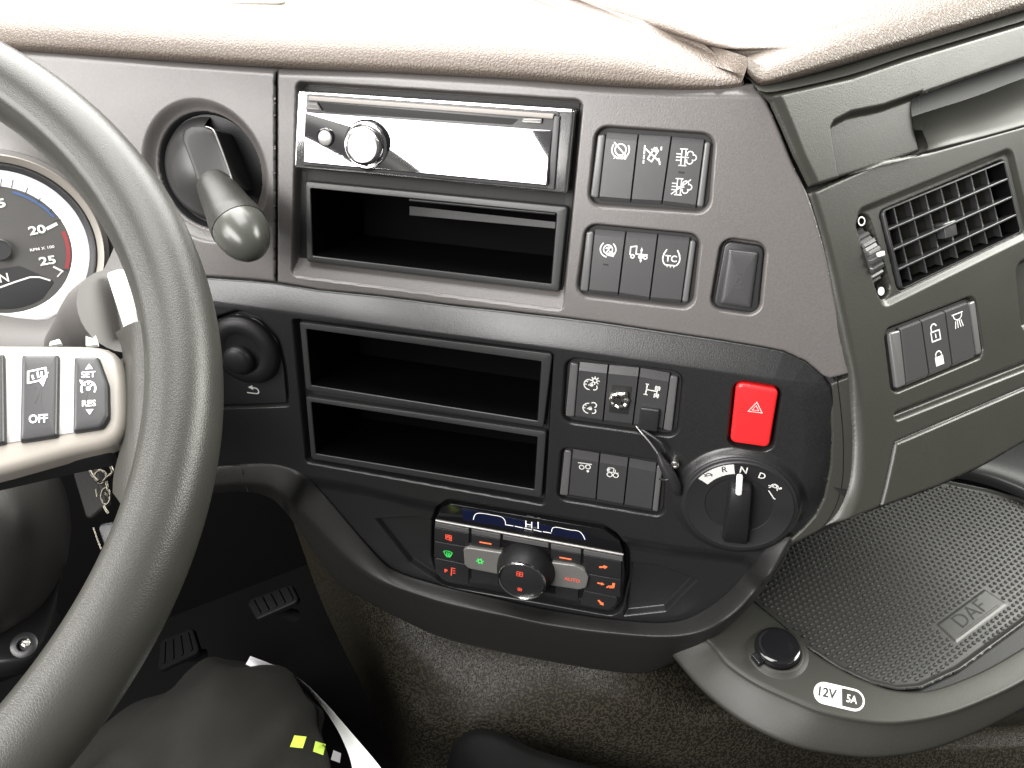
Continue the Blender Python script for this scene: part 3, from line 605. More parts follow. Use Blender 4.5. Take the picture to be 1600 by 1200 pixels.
I_abs = [('c', 0, .1, .55, 0, 360), ('c', 0, .1, .95, 130, 260), ('c', 0, .1, .95, -50, 50), ('l', [(-.15, -.25), (.25, .4)]), ('l', [(-.1, -.55), (.7, -.7), (.8, -.4), (.2, -.1)]), ('f', [(-.1, -.6), (.8, -.7), (.75, -.4), (.1, -.25)]), ('l', [(-.25, .2), (.1, .4)])]
I_truck = [('l', [(-1, -.2), (-1, .7), (-.3, .85), (-.3, -.1), (1.0, -.1)]), ('c', -.7, -.4, .2, 0, 360), ('c', .25, -.4, .2, 0, 360), ('c', .8, -.4, .2, 0, 360), ('f', [(.15, .35), (.45, .35), (.3, .75)]), ('f', [(.15, -.75), (.45, -.75), (.3, -1.1)]), ('l', [(.3, .3), (.3, -.7)])]
I_tc = [('c', 0, -.1, .95, 150, 230), ('c', 0, -.1, .95, -50, 30), ('l', [(-.5, -.85), (.5, -.85)]), ('l', [(-.9, .35), (-.6, .9)]), ('l', [(.9, .35), (.6, .9)]), ('f', [(-.45, -.9), (-.3, -.9), (-.37, -1.15)]), ('f', [(-.1, -.9), (.1, -.9), (0, -1.15)]), ('f', [(.3, -.9), (.45, -.9), (.37, -1.15)])]
I_ping = [('l', [(-.1, .9), (.45, .2), (.15, -.6), (.5, -.95), (-.55, -.95), (-.35, -.2), (-.1, .9)]), ('l', [(-.35, -.45), (.3, -.45)]), ('l', [(-.6, -.95), (-.75, -.7)]), ('l', [(.5, -.95), (.75, -.7)])]
I_gauge = [('c', -.1, -.1, .8, 90, 265), ('l', [(-.85, -.1), (-.6, -.1)]), ('l', [(-.65, .45), (-.45, .3)]), ('l', [(-.3, -.2), (.25, .1)]), ('d', .1, -.1, .28), ('c', .5, -.45, .4, -100, 40)]
I_sun = [('c', .55, .6, .3, 0, 360)]+[('l', [(.55+.42*math.cos(t), .6+.42*math.sin(t)), (.55+.62*math.cos(t), .6+.62*math.sin(t))]) for t in np.arange(0, 6.28, .785)]
I_axle = [('l', [(-.9, .95), (-.55, .95)]), ('l', [(-.72, .95), (-.72, -.7)]), ('l', [(-.95, -.7), (-.5, -.7)]), ('l', [(-.72, .1), (.7, .1)]), ('l', [(.4, .6), (1.1, .6)]), ('l', [(.75, .9), (.75, -.8)]), ('l', [(.45, -.6), (1.1, -.6)]), ('l', [(.5, .9), (.5, .3)]), ('l', [(1.0, .9), (1.0, .3)]), ('l', [(.5, -.3), (.5, -.9)]), ('l', [(1.0, -.3), (1.0, -.9)])]
I_ax2 = [('l', [(-1, .8), (1, .8)]), ('c', -.45, .05, .36, 0, 360), ('c', .5, .25, .36, 0, 360), ('f', [(.25, -.5), (.5, -.25), (.75, -.5), (.5, -.8)])]
I_ax3 = [('c', -.3, .45, .45, 60, 250), ('c', -.35, .45, .2, 90, 260), ('l', [(-.3, .9), (.0, .9)]), ('l', [(.2, .9), (.2, .1)]), ('l', [(.45, .6), (.45, .1)]), ('l', [(-.3, .1), (.9, .1)]), ('c', -.35, -.35, .38, 0, 360), ('c', .55, -.35, .38, 0, 360)]
def cp(P_, x, y): a = P_[0]+(P_[1]-P_[0])*x; b = P_[3]+(P_[2]-P_[3])*x; return a+(b-a)*y
b1, c1 = bank(SP, 'three grey rockers beside the radio, with crossed out lane and exhaust symbols', [(946.7, 206.7), (997.3, 210.7), (1049.3, 213.3), (1101.3, 218.7)], [(934.7, 313.3), (985.3, 317.3), (1034, 320), (1087.5, 326.7)], [(934, 209), (922, 309)], [(1111, 221), (1099, 325)], RB=RB1)
w_ = -1.2
def ip(s, x, y, w_=-1.2): return px1(s, x, y, w_)
prints(SP, c1[0][0], w_, lambda k: (k.icon(I_aebs, ip(SP, 969.5, 236), 5.6, .85), k.text('AEBS', ip(SP, 968.5, 246), 2.0, bold=.03, sx=1.35)))
prints(SP, c1[1][0], w_, lambda k: k.icon(I_lane, ip(SP, 1019, 242), 5.6, .9))
prints(SP, c1[2][0], w_, lambda k: (k.icon(I_dpf, ip(SP, 1071, 246), 5.6, .6), k.icon(I_dpf+[('l', [(-1, -.85), (1, .85)])], ip(SP, 1064, 292), 5.6, .6)))
prints(SP, c1[2][0], w_, lambda k: k.line(SP.poly([(1061, 269), (1069, 270)], w_), 1.2), 'gap', 'indicator')
b2, c2 = bank(SP, 'three grey rockers of the second bank down, with a TC tyre symbol', [(928.8, 358), (978, 362.7), (1028, 366.7), (1078.7, 372)], [(918.7, 458.7), (965.9, 463), (1014.7, 470.7), (1064.5, 474.7)], [(916, 361), (906, 456)], [(1088, 376), (1075, 474)], RB=RB2)
prints(SP, c2[0][0], w_, lambda k: k.icon(I_abs, ip(SP, 950, 391), 5.4, .85))
prints(SP, c2[0][0], w_, lambda k: k.line(SP.poly([(943, 413), (950, 414)], w_), 1.1), 'gap', 'indicator')
prints(SP, c2[1][0], w_, lambda k: k.icon(I_truck, ip(SP, 998, 396), 5.6, .8))
prints(SP, c2[2][0], w_, lambda k: (k.icon(I_tc, ip(SP, 1049, 403), 5.8, .8), k.text('TC', ip(SP, 1048.5, 404), 4.2, bold=.02)))
b3, c3 = bank(SF, 'three black rockers of the dark console, the middle one with a torn metal barrel', [(904.3, 566.8), (950.5, 571.5), (999.5, 576), (1047.7, 584.3)], [(897.3, 654.3), (942, 661.3), (988.3, 667), (1035.6, 674)], [(891, 565), (883, 652)], [(1060, 588), (1050, 676)], RB=RB3, toplip=.13)
prints(SF, c3[0][0], w_, lambda k: (k.icon(I_gauge+I_sun, ip(SF, 923, 600), 5.2, .8), k.icon(I_gauge+[('c', .55, .5, .4, -60, 130)], ip(SF, 921, 637), 5.2, .8)))
prints(SF, c3[2][0], w_, lambda k: k.icon(I_axle, ip(SF, 1018, 611), 5.0, .85, rot=-.08))
cc = c3[1][0]
slab('lock_hole', SF, SF.poly([(957, 601), (988, 604), (982, 648), (951, 644)], -1.1), -1.3, -1.1, .05, .8, 'gap', cc)
bc = px1(SF, 967, 626, 1); t_ = np.linspace(0, 2*math.pi, 40, endpoint=False); rg = []
for r, ww in [(8.2, -1.2), (7.8, 1.4), (6.2, 2.6), (4.6, 2.0), (3.6, 0), (3.0, -1)]:
    j = r*(1+.07*np.sin(3*t_+1)*np.cos(5*t_)+.02*np.sin(11*t_)) if r > 3.7 else r+0*t_
    j = j+(2.8*np.exp(-((t_-1.0)/.28)**2) if r > 4 else 0)
    rg.append(SF.pt(bc[0]+j*np.cos(t_)*.9, bc[1]+j*np.sin(t_)*.85, ww+.5*np.sin(7*t_)))
v, f = rings_mesh(rg, True); obj('torn_lock_barrel', v, f, 'alu', cc, 30)
slab('slot_insert', SF, SF.poly([(963, 622), (972, 624), (970, 633), (961, 631)], 1), -1, 1.2, .3, .6, 'gap', cc)
slab('guard_cover', SF, SF.poly([(1001, 637), (1031, 641), (1027, 675), (996, 671)], 2), -4, 2.5, 1.2, 1.2, 'black', c3[2][0])
b4, c4 = bank(SF, 'lowest bank of three black rockers, its right rocker blank', [(893.8, 703), (937, 710), (982.4, 717), (1026.7, 725)], [(887.5, 776.7), (931, 783.7), (974.3, 791.9), (1018.6, 800)], [(882, 702), (874, 775)], [(1036, 728), (1028, 802)], RB=RB4, toplip=.16)
prints(SF, c4[0][0], w_, lambda k: k.icon(I_ax2, ip(SF, 913.5, 731), 5.0, .75, rot=0.0))
prints(SF, c4[1][0], w_, lambda k: k.icon(I_ax3, ip(SF, 956.5, 739), 5.0, .75))

# single blank switch, upper right
t = thing('blank_switch', 'single black blanking switch with an embossed outline beside the lower grey rockers', 'switch', SP.W(1155, 430))
slab('bezel', SP, SP.poly([(1133, 376), (1194, 385), (1184, 490), (1114, 480)], -2.5), -7, -2.5, 1.2, 5, 'black', t)
slab2('key', SP, SP.poly([(1137, 389), (1186, 395), (1174, 483), (1124, 476)], 0), -4, 0, 2.6, 2.0, 'switch', t, crown=.25)
prints(SP, t, .3, lambda k: k.icon(I_ping, ip(SP, 1153, 438), 5, .55), 'embl', 'embossed_mark')
# hazard switch
t = thing('hazard_switch', 'bright red hazard light switch with a white triangle', 'hazard switch', SF.W(1180, 650))
hz = slab('key', SF, SF.poly([(1151, 598), (1217, 609), (1202, 700), (1141, 691)], 1), -7, 1.5, 2.6, 4.2, 'red', t)
hc = px1(SF, 1181, 638, 2.1)
prints(SF, hz, 1.55, lambda k: (k.line(np.array([[hc[0]-4.6, hc[1]-3.2], [hc[0]+4.6, hc[1]-3.2], [hc[0], hc[1]+4.6]]), .9, True), k.line(np.array([[hc[0]-2.2, hc[1]-1.8], [hc[0]+2.2, hc[1]-1.8], [hc[0], hc[1]+1.9]]), .7, True), ), 'white', 'triangle')
# gear selector
t = thing('gear_selector', 'round rotary gear selector marked R N D with a white pointer', 'gear selector', SF.W(1154, 784))
gu, gv_ = gdc; R = gdr
lathe('ring', SF, gu, gv_, [(R+2.2, 0), (R+2.2, 5.6), (R+1.5, 6.3), (R-.2, 6.6), (R-1.2, 7.4), (R-3, 6.9), (R*.62, 5.6), (R*.595, 4.6), (R*.58, -3), (R*.5, -4), (1, -4)], 'black', t, 96, sm=25)
lathe('dial_disc', SF, gu, gv_, [(R*.575, -3.9), (R*.56, 1.5), (R*.53, 2.3), (2, 2.3)], 'softblack', t, 72)
# bar grip: tapered block crossing the disc
bar_t = SF.poly([(1144, 741), (1174, 744)], 15); bar_b = SF.poly([(1130, 836), (1166, 841)], 8)
ax = nrm(bar_t.mean(0)-bar_b.mean(0)); nx = np.array([ax[1], -ax[0]]); cen = np.array([gu, gv_])
rows = []
for k, (s1, wd, ht) in enumerate([(-1.0, 8.5, 2), (-.97, 9.0, 8), (-.88, 9.2, 13), (-.5, 8.6, 16), (0, 8.2, 17), (.4, 7.8, 16), (.55, 7.4, 13.5), (.62, 7.0, 7), (.64, 6.6, 1)]):
    c_ = cen+ax*s1*R*.88; rows.append([SF.pt(*(c_+nx*x*wd), z) for x, z in ((-1.12, 0), (-1.05, ht*.55), (-.88, ht-.8), (-.7, ht), (.7, ht), (.88, ht-.8), (1.05, ht*.55), (1.12, 0))])
v, f = rings_mesh([np.array(r) for r in rows], True, True); obj('grip', v, [q[::-1] for q in f], 'softblack', t, 40)
pc = SF.poly([(1156, 743), (1154, 774)], 17); slab('pointer', SF, np.array([pc[0]+nx*-2.1, pc[0]+nx*2.1, pc[1]+nx*2.1, pc[1]+nx*-2.1]), 14.5, 17.3, .3, 1.9, 'white', t)
ang = lambda x, y: math.atan2(px1(SF, x, y, 6)[1]-gv_, px1(SF, x, y, 6)[0]-gu)
a0, a1 = ang(1147, 728), ang(1096, 750); tt = np.linspace(a0, a1, 24); Lr = R
def ringw(r): return 5.6+(r/R-.62)/(1-3/R-.62)*1.3
ik = Ink(SF, 0); n0 = 0
for r_a, r_b in ((.72, .95),):
    vv = []
    for q in tt:
        for r in (r_a, r_b): vv.append(SF.pt(gu+R*r*math.cos(q), gv_+R*r*math.sin(q), ringw(r*R)+.12))
    obj('white_sector', vv, [(2*i, 2*i+1, 2*i+3, 2*i+2) for i in range(23)], 'white', t, 0)
k = Ink(SF, 6.95)
k.text('N', px1(SF, 1162, 734, 6.3), 5.4, rot=-.08, bold=.012); k.text('D', px1(SF, 1191, 743, 6.3), 5.0, rot=-.15, bold=.012)
k.icon([('c', 0, -.1, .62, 0, 180), ('l', [(-.95, -.1), (1.0, -.1)]), ('l', [(-.3, -.1), (-.3, .4), (.3, .4), (.3, -.1)]), ('d', 1.0, .12, .22), ('l', [(-.5, -.1), (-.7, -.5)]), ('l', [(.5, -.1), (.7, -.5)])], px1(SF, 1210, 760, 6.2), 4.2, .75, rot=-.25)
k.done('lettering', 'white', t)
k = Ink(SF, 6.5); k.line(SF.poly([(1201, 766), (1209, 778), (1211, 779)], 5.7), .8); k.done('wedge_mark', 'white', t)
k = Ink(SF, 7.1); k.text('R', px1(SF, 1132, 733, 6.6), 4.8, rot=.2); k.icon([('c', 0, -.1, .6, 0, 180), ('l', [(-1., -.1), (.8, -.1)]), ('l', [(-.5, -.1), (-.8, .5)]), ('l', [(.5, -.1), (.6, -.5)])], px1(SF, 1107, 742, 6.6), 3.2, .6, rot=.5); k.done('dark_lettering', 'darkprint', t)
# plug on a thin cable and the screw
t = thing('cable_plug', 'black plug hanging on a thin bare wire beside the gear selector', 'plug', SF.W(1040, 740))
tube('wire', [SF.W(994, 666, 0), SF.W(1003, 677, 3), SF.W(1016, 692, 5), SF.W(1030, 712, 6)], .0006, 'satin', t, 8, 6)
tube('wire', [SF.W(998, 668, 0), SF.W(1010, 676, 3), SF.W(1030, 690, 6), SF.W(1040, 706, 7)], .0010, 'black', t, 8, 6)
tube('plug_body', [SF.W(1029, 708, 6), SF.W(1036, 724, 7), SF.W(1046, 742, 8), SF.W(1056, 762, 8), SF.W(1060, 772, 7)], [.0016, .0036, .0046, .0042, .0024], 'black', t, 14, 4)
tube('plug_rib', [SF.W(1031, 748, 7), SF.W(1041, 750, 12), SF.W(1050, 745, 10)], .0009, 'black', t, 8, 4)
t = thing('screw', 'small shiny screw sticking out beside the black plug', 'screw', SF.W(1052, 727))
c_ = px1(SF, 1054, 728, 6); lathe('screw_head', SF, c_[0], c_[1], [(3.2, 0), (3.2, 5), (2.6, 6), (1.2, 6.3), (.9, 5.4)], 'alu', t, 12, sm=20)

# ================================================================== CLIMATE CONTROL
TLc, TRc = SF.W(680, 813, 5), SF.W(975, 868, 5); BLc = SF.W(684, 884, 3.5)
SCm = Surf.tri(TLc, TRc, TLc+(TLc-BLc)); SCm.N = -SCm.N if SCm.N@(-TLc) < 0 else SCm.N
t = thing('climate_control', 'black climate control panel with glowing symbols, silver keys and a round knob', 'climate control', SF.W(825, 900))
body = [(679, 811), (974, 865), (976, 905), (964, 950), (953, 957), (700, 912), (686, 905), (677, 880)]
slab2('body', SCm, SCm.poly(body), -14, -.8, .8, 2, 'gloss', t)
# display on the top slope
dB0, dB1 = SF.W(698, 786, -3), SF.W(948, 825, -3)
SDd = Surf.tri(SF.W(680, 811, 5), SF.W(975, 864, 5), dB0); SDd.N = -SDd.N if SDd.N@(-TLc) < 0 else SDd.N
slab('display_glass', SDd, SDd.poly([(680, 812), (974, 864), (968, 845), (944, 827), (704, 787), (690, 793)]), -3, .3, .3, 1.5, 'gloss', t)
slab('display', SDd, SDd.poly([(724, 812), (919, 845), (916, 833), (722, 793)]), .3, .45, .05, .3, 'lcdbg', t)
k = Ink(SDd, .6); D = lambda pts: SDd.poly(pts)
k.line(resample(cat(D([(740, 811), (743, 803), (750, 801), (770, 804), (784, 807), (789, 812), (790, 818)]), 5), 24), .6)
k.line(resample(cat(D([(862, 830), (864, 824), (870, 823), (890, 827), (904, 829), (910, 834), (914, 842)]), 5), 24), .6)
for a_, b_ in (((790, 819), (802, 821)), ((805, 821.5), (817, 824)), ((819, 824.5), (831, 827)), ((834, 827), (846, 830)), ((849, 830), (861, 832))): k.line(D([a_, b_]), .75)
hh = D([(822, 813), (822, 823), (831, 815), (831, 824.5), (822, 818), (831, 819.5), (841, 815), (841, 825)])
k.line(hh[0:2], .8); k.line(hh[2:4], .8); k.line(hh[4:6], .8); k.line(hh[6:8], .8); k.done('readout', 'lcd', t)
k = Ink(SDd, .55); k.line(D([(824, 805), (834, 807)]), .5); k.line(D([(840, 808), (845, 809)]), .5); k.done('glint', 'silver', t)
# front edge: its lit line put in as a satin silver tube
tube('front_edge', [SCm.W(681, 813, .3), SCm.W(974, 866.5, .3)], .0011, 'satin', t, 10, 1, label=None)
def key(q, w0=-1, w1=.2, m='black', r=.6, bev=.35, name='key'): return slab(name, SCm, SCm.poly(q, w1), w0, w1, bev, r, m, t)
top = lambda x: 814.5+(x-680)*.1840
ke = [(680, 733), (737, 782), (786, 857), (861, 908), (912, 973)]
for (xa, xb) in ke: slab('key_lip', SCm, SCm.poly([(xa, top(xa)+1.5), (xb, top(xb)+1.5), (xb, top(xb)+8.5), (xa, top(xa)+8.5)]), -1, .5, .4, .4, 'cap', t)
def row(xa, xb, d0, d1, m='black', **kw): 
    return key([(xa, top(xa)+d0), (xb, top(xb)+d0), (xb-1, top(xb)+d1), (xa-.5, top(xa)+d1)], m=m, **kw)
row(679, 733, 10, 30); row(679, 733, 31.5, 56); key([(679, 872), (732.5, 883), (732, 914), (698, 908), (681, 896)], r=2)
row(737, 782, 10, 26); row(737, 780, 59, 80)
row(861, 908, 10, 26); row(868, 904, 62, 84)
row(912, 971, 10, 37); row(913, 970, 38.5, 66); key([(912, 923), (966, 934), (961, 946), (950, 953), (907, 945)], r=2)
slab2('air_conditioning_key', SCm, SCm.poly([(724, 858), (730, 855), (790, 864), (784, 898), (733, 888), (726, 882)], 2), -1, 2.6, 1.0, 2.2, 'keym', t)
slab2('auto_key', SCm, SCm.poly([(858, 878), (898, 883), (914, 890), (920, 902), (916, 918), (905, 921), (858, 914)], 2), -1, 2.6, 1.0, 2.2, 'keym', t)
# knob: tapered drum with silver ring
kb = px1(SCm, 823, 884, 0)
lathe('knob', SCm, kb[0], kb[1], [(24.5, -1), (24.5, 3), (23.8, 8), (22, 14), (20, 17.5)], 'softblack', t, 80)
lathe('knob_ring', SCm, kb[0]+.0, kb[1], [(20.2, 17), (19.9, 18.6), (19.4, 18.9), (18.6, 18.4), (18.3, 17)], 'chrome', t, 80, cap=False)
lathe('knob_face', SCm, kb[0], kb[1], [(18.5, 17.2), (17.8, 17.6), (1, 17.6)], 'black', t, 60)
k = Ink(SCm, 17.75); cx, cy = px1(SCm, 812, 897, 17.7); k.icon([('c', -.42, .42, .42, 0, 360), ('c', .42, .42, .42, 0, 360), ('c', -.42, -.42, .42, 0, 360), ('c', .42, -.42, .42, 0, 360)], (cx, cy), 3.0, .6)
cx, cy = px1(SCm, 812, 921, 17.7); k.icon([('c', -.42, .42, .42, 0, 360), ('c', .42, .42, .42, 0, 360), ('c', -.42, -.42, .42, 0, 360), ('c', .42, -.42, .42, 0, 360)], (cx, cy), 1.9, .5); k.done('fan_symbols', 'redlit', t)
k = Ink(SCm, 17.7); k.line(SCm.poly([(780, 905), (812, 912), (848, 916)], 17.7), .35); k.done('split_line', 'gap', t)
k = Ink(SCm, .32); I = lambda x, y, w_=.3: px1(SCm, x, y, w_)
k.line(SCm.poly([(750, 847), (767, 850)], .3), 1.5); k.line(SCm.poly([(875, 871), (892, 874)], .3), 1.5)
k.done('dash_symbols', 'orange', t)
AR = [('f', [(-1, -.25), (.2, -.25), (.2, .25), (-1, .25)]), ('f', [(.1, -.6), (1, 0), (.1, .6)])]
for x_, y_, z_, q_ in ((943, 886, 3.6, .3), (939, 912, 3.0, -.05), (939, 942, 3.6, -.8)):
    k = Ink(SCm, .32); k.icon(AR, I(x_, y_), z_, .6, rot=q_); k.done('arrow_symbol', 'orange', t)
k = Ink(SCm, .32); k.icon([('l', [(.6, 1), (.5, -.1), (-.4, -.3), (-.9, -.9)]), ('l', [(.9, 1), (.8, -.5), (-.2, -.8)])], I(954, 915), 3.2, 1.2); k.done('seat_symbol', 'orange', t)
k = Ink(SCm, .32); k.icon([('l', [(.8, -.2), (.8, .9), (-.8, .9), (-.8, -.7), (0, -.8)]), ('c', 0, .1, .45, -60, 200), ('c', .5, -.7, .35, 0, 360), ('l', [(-.3, .1), (.3, .1)])], I(701, 840), 3.0, .75)
k.text('P', I(697, 892), 4.0, bold=.04); k.line(SCm.poly([(706, 887), (705, 899)], .3), 1.0)
for q in (0, 1, 2): k.line(SCm.poly([(708, 888+q*3.6), (711, 888.6+q*3.6)], .3), .9)
k.done('mirror_symbols', 'redlit', t)
k = Ink(SCm, .32); k.icon([('l', [(-1, .6), (-.6, .85), (0, .95), (.6, .85), (1, .6), (.55, -.5), (0, -.55), (-.55, -.5), (-1, .6)]), ('l', [(-.35, .5), (-.25, 0), (-.35, -.9)]), ('l', [(0, .5), (.1, 0), (0, -.9)]), ('l', [(.35, .5), (.45, 0), (.35, -.9)])], I(700, 866), 3.9, .6); k.done('demist_symbol', 'green', t)
k = Ink(SCm, 2.75); k.icon([('c', 0, 0, .55, 0, 360)]+[('l', [(.6*math.cos(q), .6*math.sin(q)), (1.0*math.cos(q+.2), 1.0*math.sin(q+.2))]) for q in np.arange(0, 6.2, 1.047)], px1(SCm, 750, 877, 2.7), 3.2, .9); k.done('snowflake', 'green', t)
k = Ink(SCm, 2.75); k.text('AUTO', px1(SCm, 894, 906, 2.7), 3.6, rot=-.0, bold=.01, sx=.95); k.done('auto_lettering', 'redlit', t)

# ================================================================== MIRROR ADJUSTER (left of the pockets)
t = thing('mirror_adjuster', 'black round adjuster knob half hidden by the steering wheel, with a white return arrow', 'control knob', SF.W(375, 560))
slab2('plate', SF, SF.poly([(338, 499), (370, 490), (404, 500), (432, 530), (443, 575), (448, 629), (342, 633)], -4), -7, -4, .8, 2.5, 'black', t)
c_ = px1(SF, 381, 548, -1); r_k = SF.px(np.array(433.), np.array(548.))[0]-c_[0]
lathe('dial', SF, c_[0], c_[1], [(r_k, -4), (r_k-.5, -1), (r_k-3, 2.5), (r_k*.62, 4), (r_k*.52, 1.5), (r_k*.48, 1)], 'softblack', t, 64, sm=60)
c2_ = px1(SF, 374, 563, 4)
lathe('centre_knob', SF, c2_[0], c2_[1], [(12.2, 0), (12, 6), (10.8, 8.2), (8, 9.6), (4, 10.3), (.3, 10.5)], 'softblack', t, 48, sm=60)
k = Ink(SF, -3.9); k.icon([('l', [(-.9, -.5), (.6, -.5)]), ('c', .6, 0, .5, -90, 90), ('l', [(.6, .5), (.1, .5)]), ('f', [(.2, .95), (.2, .1), (-.6, .5)])], px1(SF, 394, 610, -3.9), 5.2, 1.0); k.done('return_arrow', 'white', t)

# ================================================================== PARKING BRAKE
t = thing('parking_brake', 'grey knobbed parking brake lever in a round black socket left of the radio', 'brake lever', SP.W(319, 270))
lathe('socket', SP, pbc[0], pbc[1], [(pbr+.8, -8), (pbr-1, -12), (pbr-4, -24), (10, -26)], 'black', t, 80)
th_ = np.linspace(0, 2*math.pi, 72, endpoint=False)
rg = [SP.pt(pbc[0]-2+r*np.cos(th_), pbc[1]+r*np.sin(th_), w_) for r, w_ in [(pbr-1.5, -25), (pbr-2.5, -15), (pbr-6, -8), (pbr-13, -1), (pbr-22, 4), (4, 6), (.4, 6.2)]]
v, f = rings_mesh(rg, True)
keep = []
c0 = SP.pt(np.array(pbc[0]), np.array(pbc[1]))
cut = SP.poly([(306, 150), (312, 215), (324, 270), (345, 400), (480, 400), (480, 150)]); vv = np.array(v); d = vv-SP.O; uu = d@SP.U*1000; v2 = d@SP.V*1000
ins = sdf(cut, uu, v2) > 0
obj('dome', v, [q for q in f if len(q) == 4 and not all(ins[list(q)])], 'domem', t, 60)
lathe('back_plate', SP, pbc[0], pbc[1], [(pbr-1, -24), (pbr-2, -13), (2, -12)], 'softblack', t, 64)
SA = Surf.tri(SP.W(312, 304, 16), SP.W(362, 286, 16), SP.W(290, 205, 7)); SA.N = -SA.N if SA.N@SP.N < 0 else SA.N
slab2('arm', SA, SA.poly([(284, 216), (287, 203), (298, 197), (318, 197), (333, 203), (340, 218), (352, 250), (368, 296), (318, 314), (301, 262)]), -22, 0, 1.0, 1, 'armm', t)
tube('arm_edge', [SA.W(322, 198, .2), SA.W(333, 203, .2), SA.W(340, 218, .2), SA.W(352, 250, .2), SA.W(363, 282, .2)], .0006, 'satin', t, 6, 5)  # highlight along the arm's edge, put in as a thin silver tube
hA, hB = SP.W(337, 292, 14), SP.W(389, 381, 46)
ax = nrm(hB-hA); Ld = np.linalg.norm(hB-hA)
tube('grip', [hA-ax*.004, hA, hA+ax*.006, hA+ax*.014, hA+ax*Ld*.45, hA+ax*Ld*.60, hA+ax*Ld*.72], [.012, .0130, .0140, .0150, .0168, .0185, .0190], 'wheel', t, 40, 5)
kp = hA+ax*Ld*.66
aa = np.radians([0, 12, 26, 40, 54, 66, 76, 84, 89.5])
tube('knob', [kp-ax*.002, kp+ax*.001]+[kp+ax*(.005+.027*math.sin(q)) for q in aa], [.0176, .0184]+[.0186*math.cos(q) for q in aa], 'knobm', t, 48, 1, sm=180)

# ================================================================== VENT + passenger switch bank
t = thing('air_vent', 'black slatted air vent on the passenger side with a ribbed thumbwheel', 'air vent', SQ.W(1480, 350))
vq = SQ.poly([(1378, 329), (1571, 250), (1598, 362), (1408, 454)], -1)
pocket('frame', SQ, vq, (lambda c_: c_+(vq-c_)*.965)(vq.mean(0)), -10, -.6, 34, 3.5, 'black', t, .95)
def Lq(a, b, t_): return vq[a]+(vq[b]-vq[a])*t_
for kk in range(1, 4):
    a, b = Lq(0, 3, kk/4), Lq(1, 2, kk/4); e = (b-a)*.012; n_ = nrm([-(b-a)[1], (b-a)[0]])
    q = np.array([a+e+n_*.9, b-e+n_*.9, b-e-n_*.9, a+e-n_*.9]); slab('slat', SQ, q, -10, -1.0, .6, .7, 'black', t)
for kk in range(1, 8):
    a, b = Lq(0, 1, kk/8+.01), Lq(3, 2, kk/8+.01)
    rows_ = [SQ.pt(*a, -7), SQ.pt(*b, -7), SQ.pt(*(b+np.array([5.5, 0])), -22), SQ.pt(*(a+np.array([5.5, 0])), -22)]
    th = SQ.U*.0012; obj('fin', [p for p in rows_]+[p+th for p in rows_], [(0, 1, 2, 3), (7, 6, 5, 4), (0, 4, 5, 1), (1, 5, 6, 2), (2, 6, 7, 3), (3, 7, 4, 0)], 'switch', t, 0)
tb = Lq(0, 3, .56)+(Lq(1, 2, .56)-Lq(0, 3, .56))*.47
slab('slide_tab', SQ, tb+np.array([[-6, 5.2], [5, 5.2], [5, -5.2], [-6, -5.2]]), -12, -1.6, .8, .8, 'switch', t)
wc = SQ.poly([(1367, 401)], 2)[0]; wdv = nrm(wa[1]-wa[0]); wn = np.array([-wdv[1], wdv[0]]); seg = 44; rg = []
for x, rr in ((-5.5, 20), (-4.8, 21.5), (4.8, 21.5), (5.5, 20)):
    row_ = []
    for i in range(seg*4):
        q = 2*math.pi*i/(seg*4); r = rr-(1.2 if (i//4) % 2 else 0); p = wc+wdv*r*math.cos(q)+wn*x; row_.append(SQ.pt(*p, -16+r*math.sin(q)*.92))
    rg.append(np.array(row_))
v, f = rings_mesh(rg, True, True); tw = obj('thumbwheel', v, f, 'switch', t, 25)
p_ = SQ.poly([(1375, 397)], 3)[0]; slab('white_tick', SQ, p_+np.array([[-2.6, 1.4], [2.6, 1.4], [2.6, -1.4], [-2.6, -1.4]]), 1.5, 4.6, .2, .3, 'white', tw)
k = Ink(SQ, -2.1); c_ = SQ.poly([(1346.5, 345.5)], -2)[0]; q = np.linspace(0, 2*math.pi, 24, endpoint=False); k.line(c_+2.6*np.stack([np.cos(q), np.sin(q)], 1), .9, True)
c_ = SQ.poly([(1377, 455)], -2)[0]; k.fill(c_+2.8*np.stack([np.cos(q), np.sin(q)], 1)); k.done('dial_marks', 'white', t)
b5, c5 = bank(SQ, 'black switch bank below the air vent, with padlock symbols', [(1407, 513), (1440, 500), (1477, 485.5), (1513, 471.5)], [(1417, 604), (1453, 589), (1489, 574), (1526, 558.5)], [(1390, 519), (1402, 609)], [(1524, 468), (1535, 553)], RB=QB, wt=1.0, toplip=.03)
k = Ink(SQ, 1.1); I_lockf = [('f', [(-.6, -.9), (.6, -.9), (.6, .1), (-.6, .1)]), ('c', 0, .25, .42, 0, 180), ('l', [(-.42, .25), (-.42, .05)]), ('l', [(.42, .25), (.42, .05)])]
I_locko = [('l', [(-.6, -.9), (.6, -.9), (.6, .1), (-.6, .1), (-.6, -.9)]), ('c', -.1, .5, .4, 20, 200), ('l', [(-.5, .4), (-.5, .1)]), ('l', [(0, -.2), (0, -.6)])]
k.icon(I_locko, SQ.poly([(1461, 519)], 1)[0], 6.4, .95); k.icon(I_lockf, SQ.poly([(1467, 558)], 1)[0], 6.2, .95); k.done('padlock_symbols', 'white', c5[1][0])
k = Ink(SQ, 1.1); k.icon([('l', [(-1, .9), (1, .9)]), ('c', 0, .85, .8, 180, 360), ('l', [(-.5, -.1), (-.7, -1)]), ('l', [(-.17, -.1), (-.2, -1)]), ('l', [(.17, -.1), (.3, -1)]), ('l', [(.5, -.1), (.75, -1)])], SQ.poly([(1497, 500)], 1)[0], 5.0, .75, rot=.0); k.done('lamp_symbol', 'white', c5[2][0])

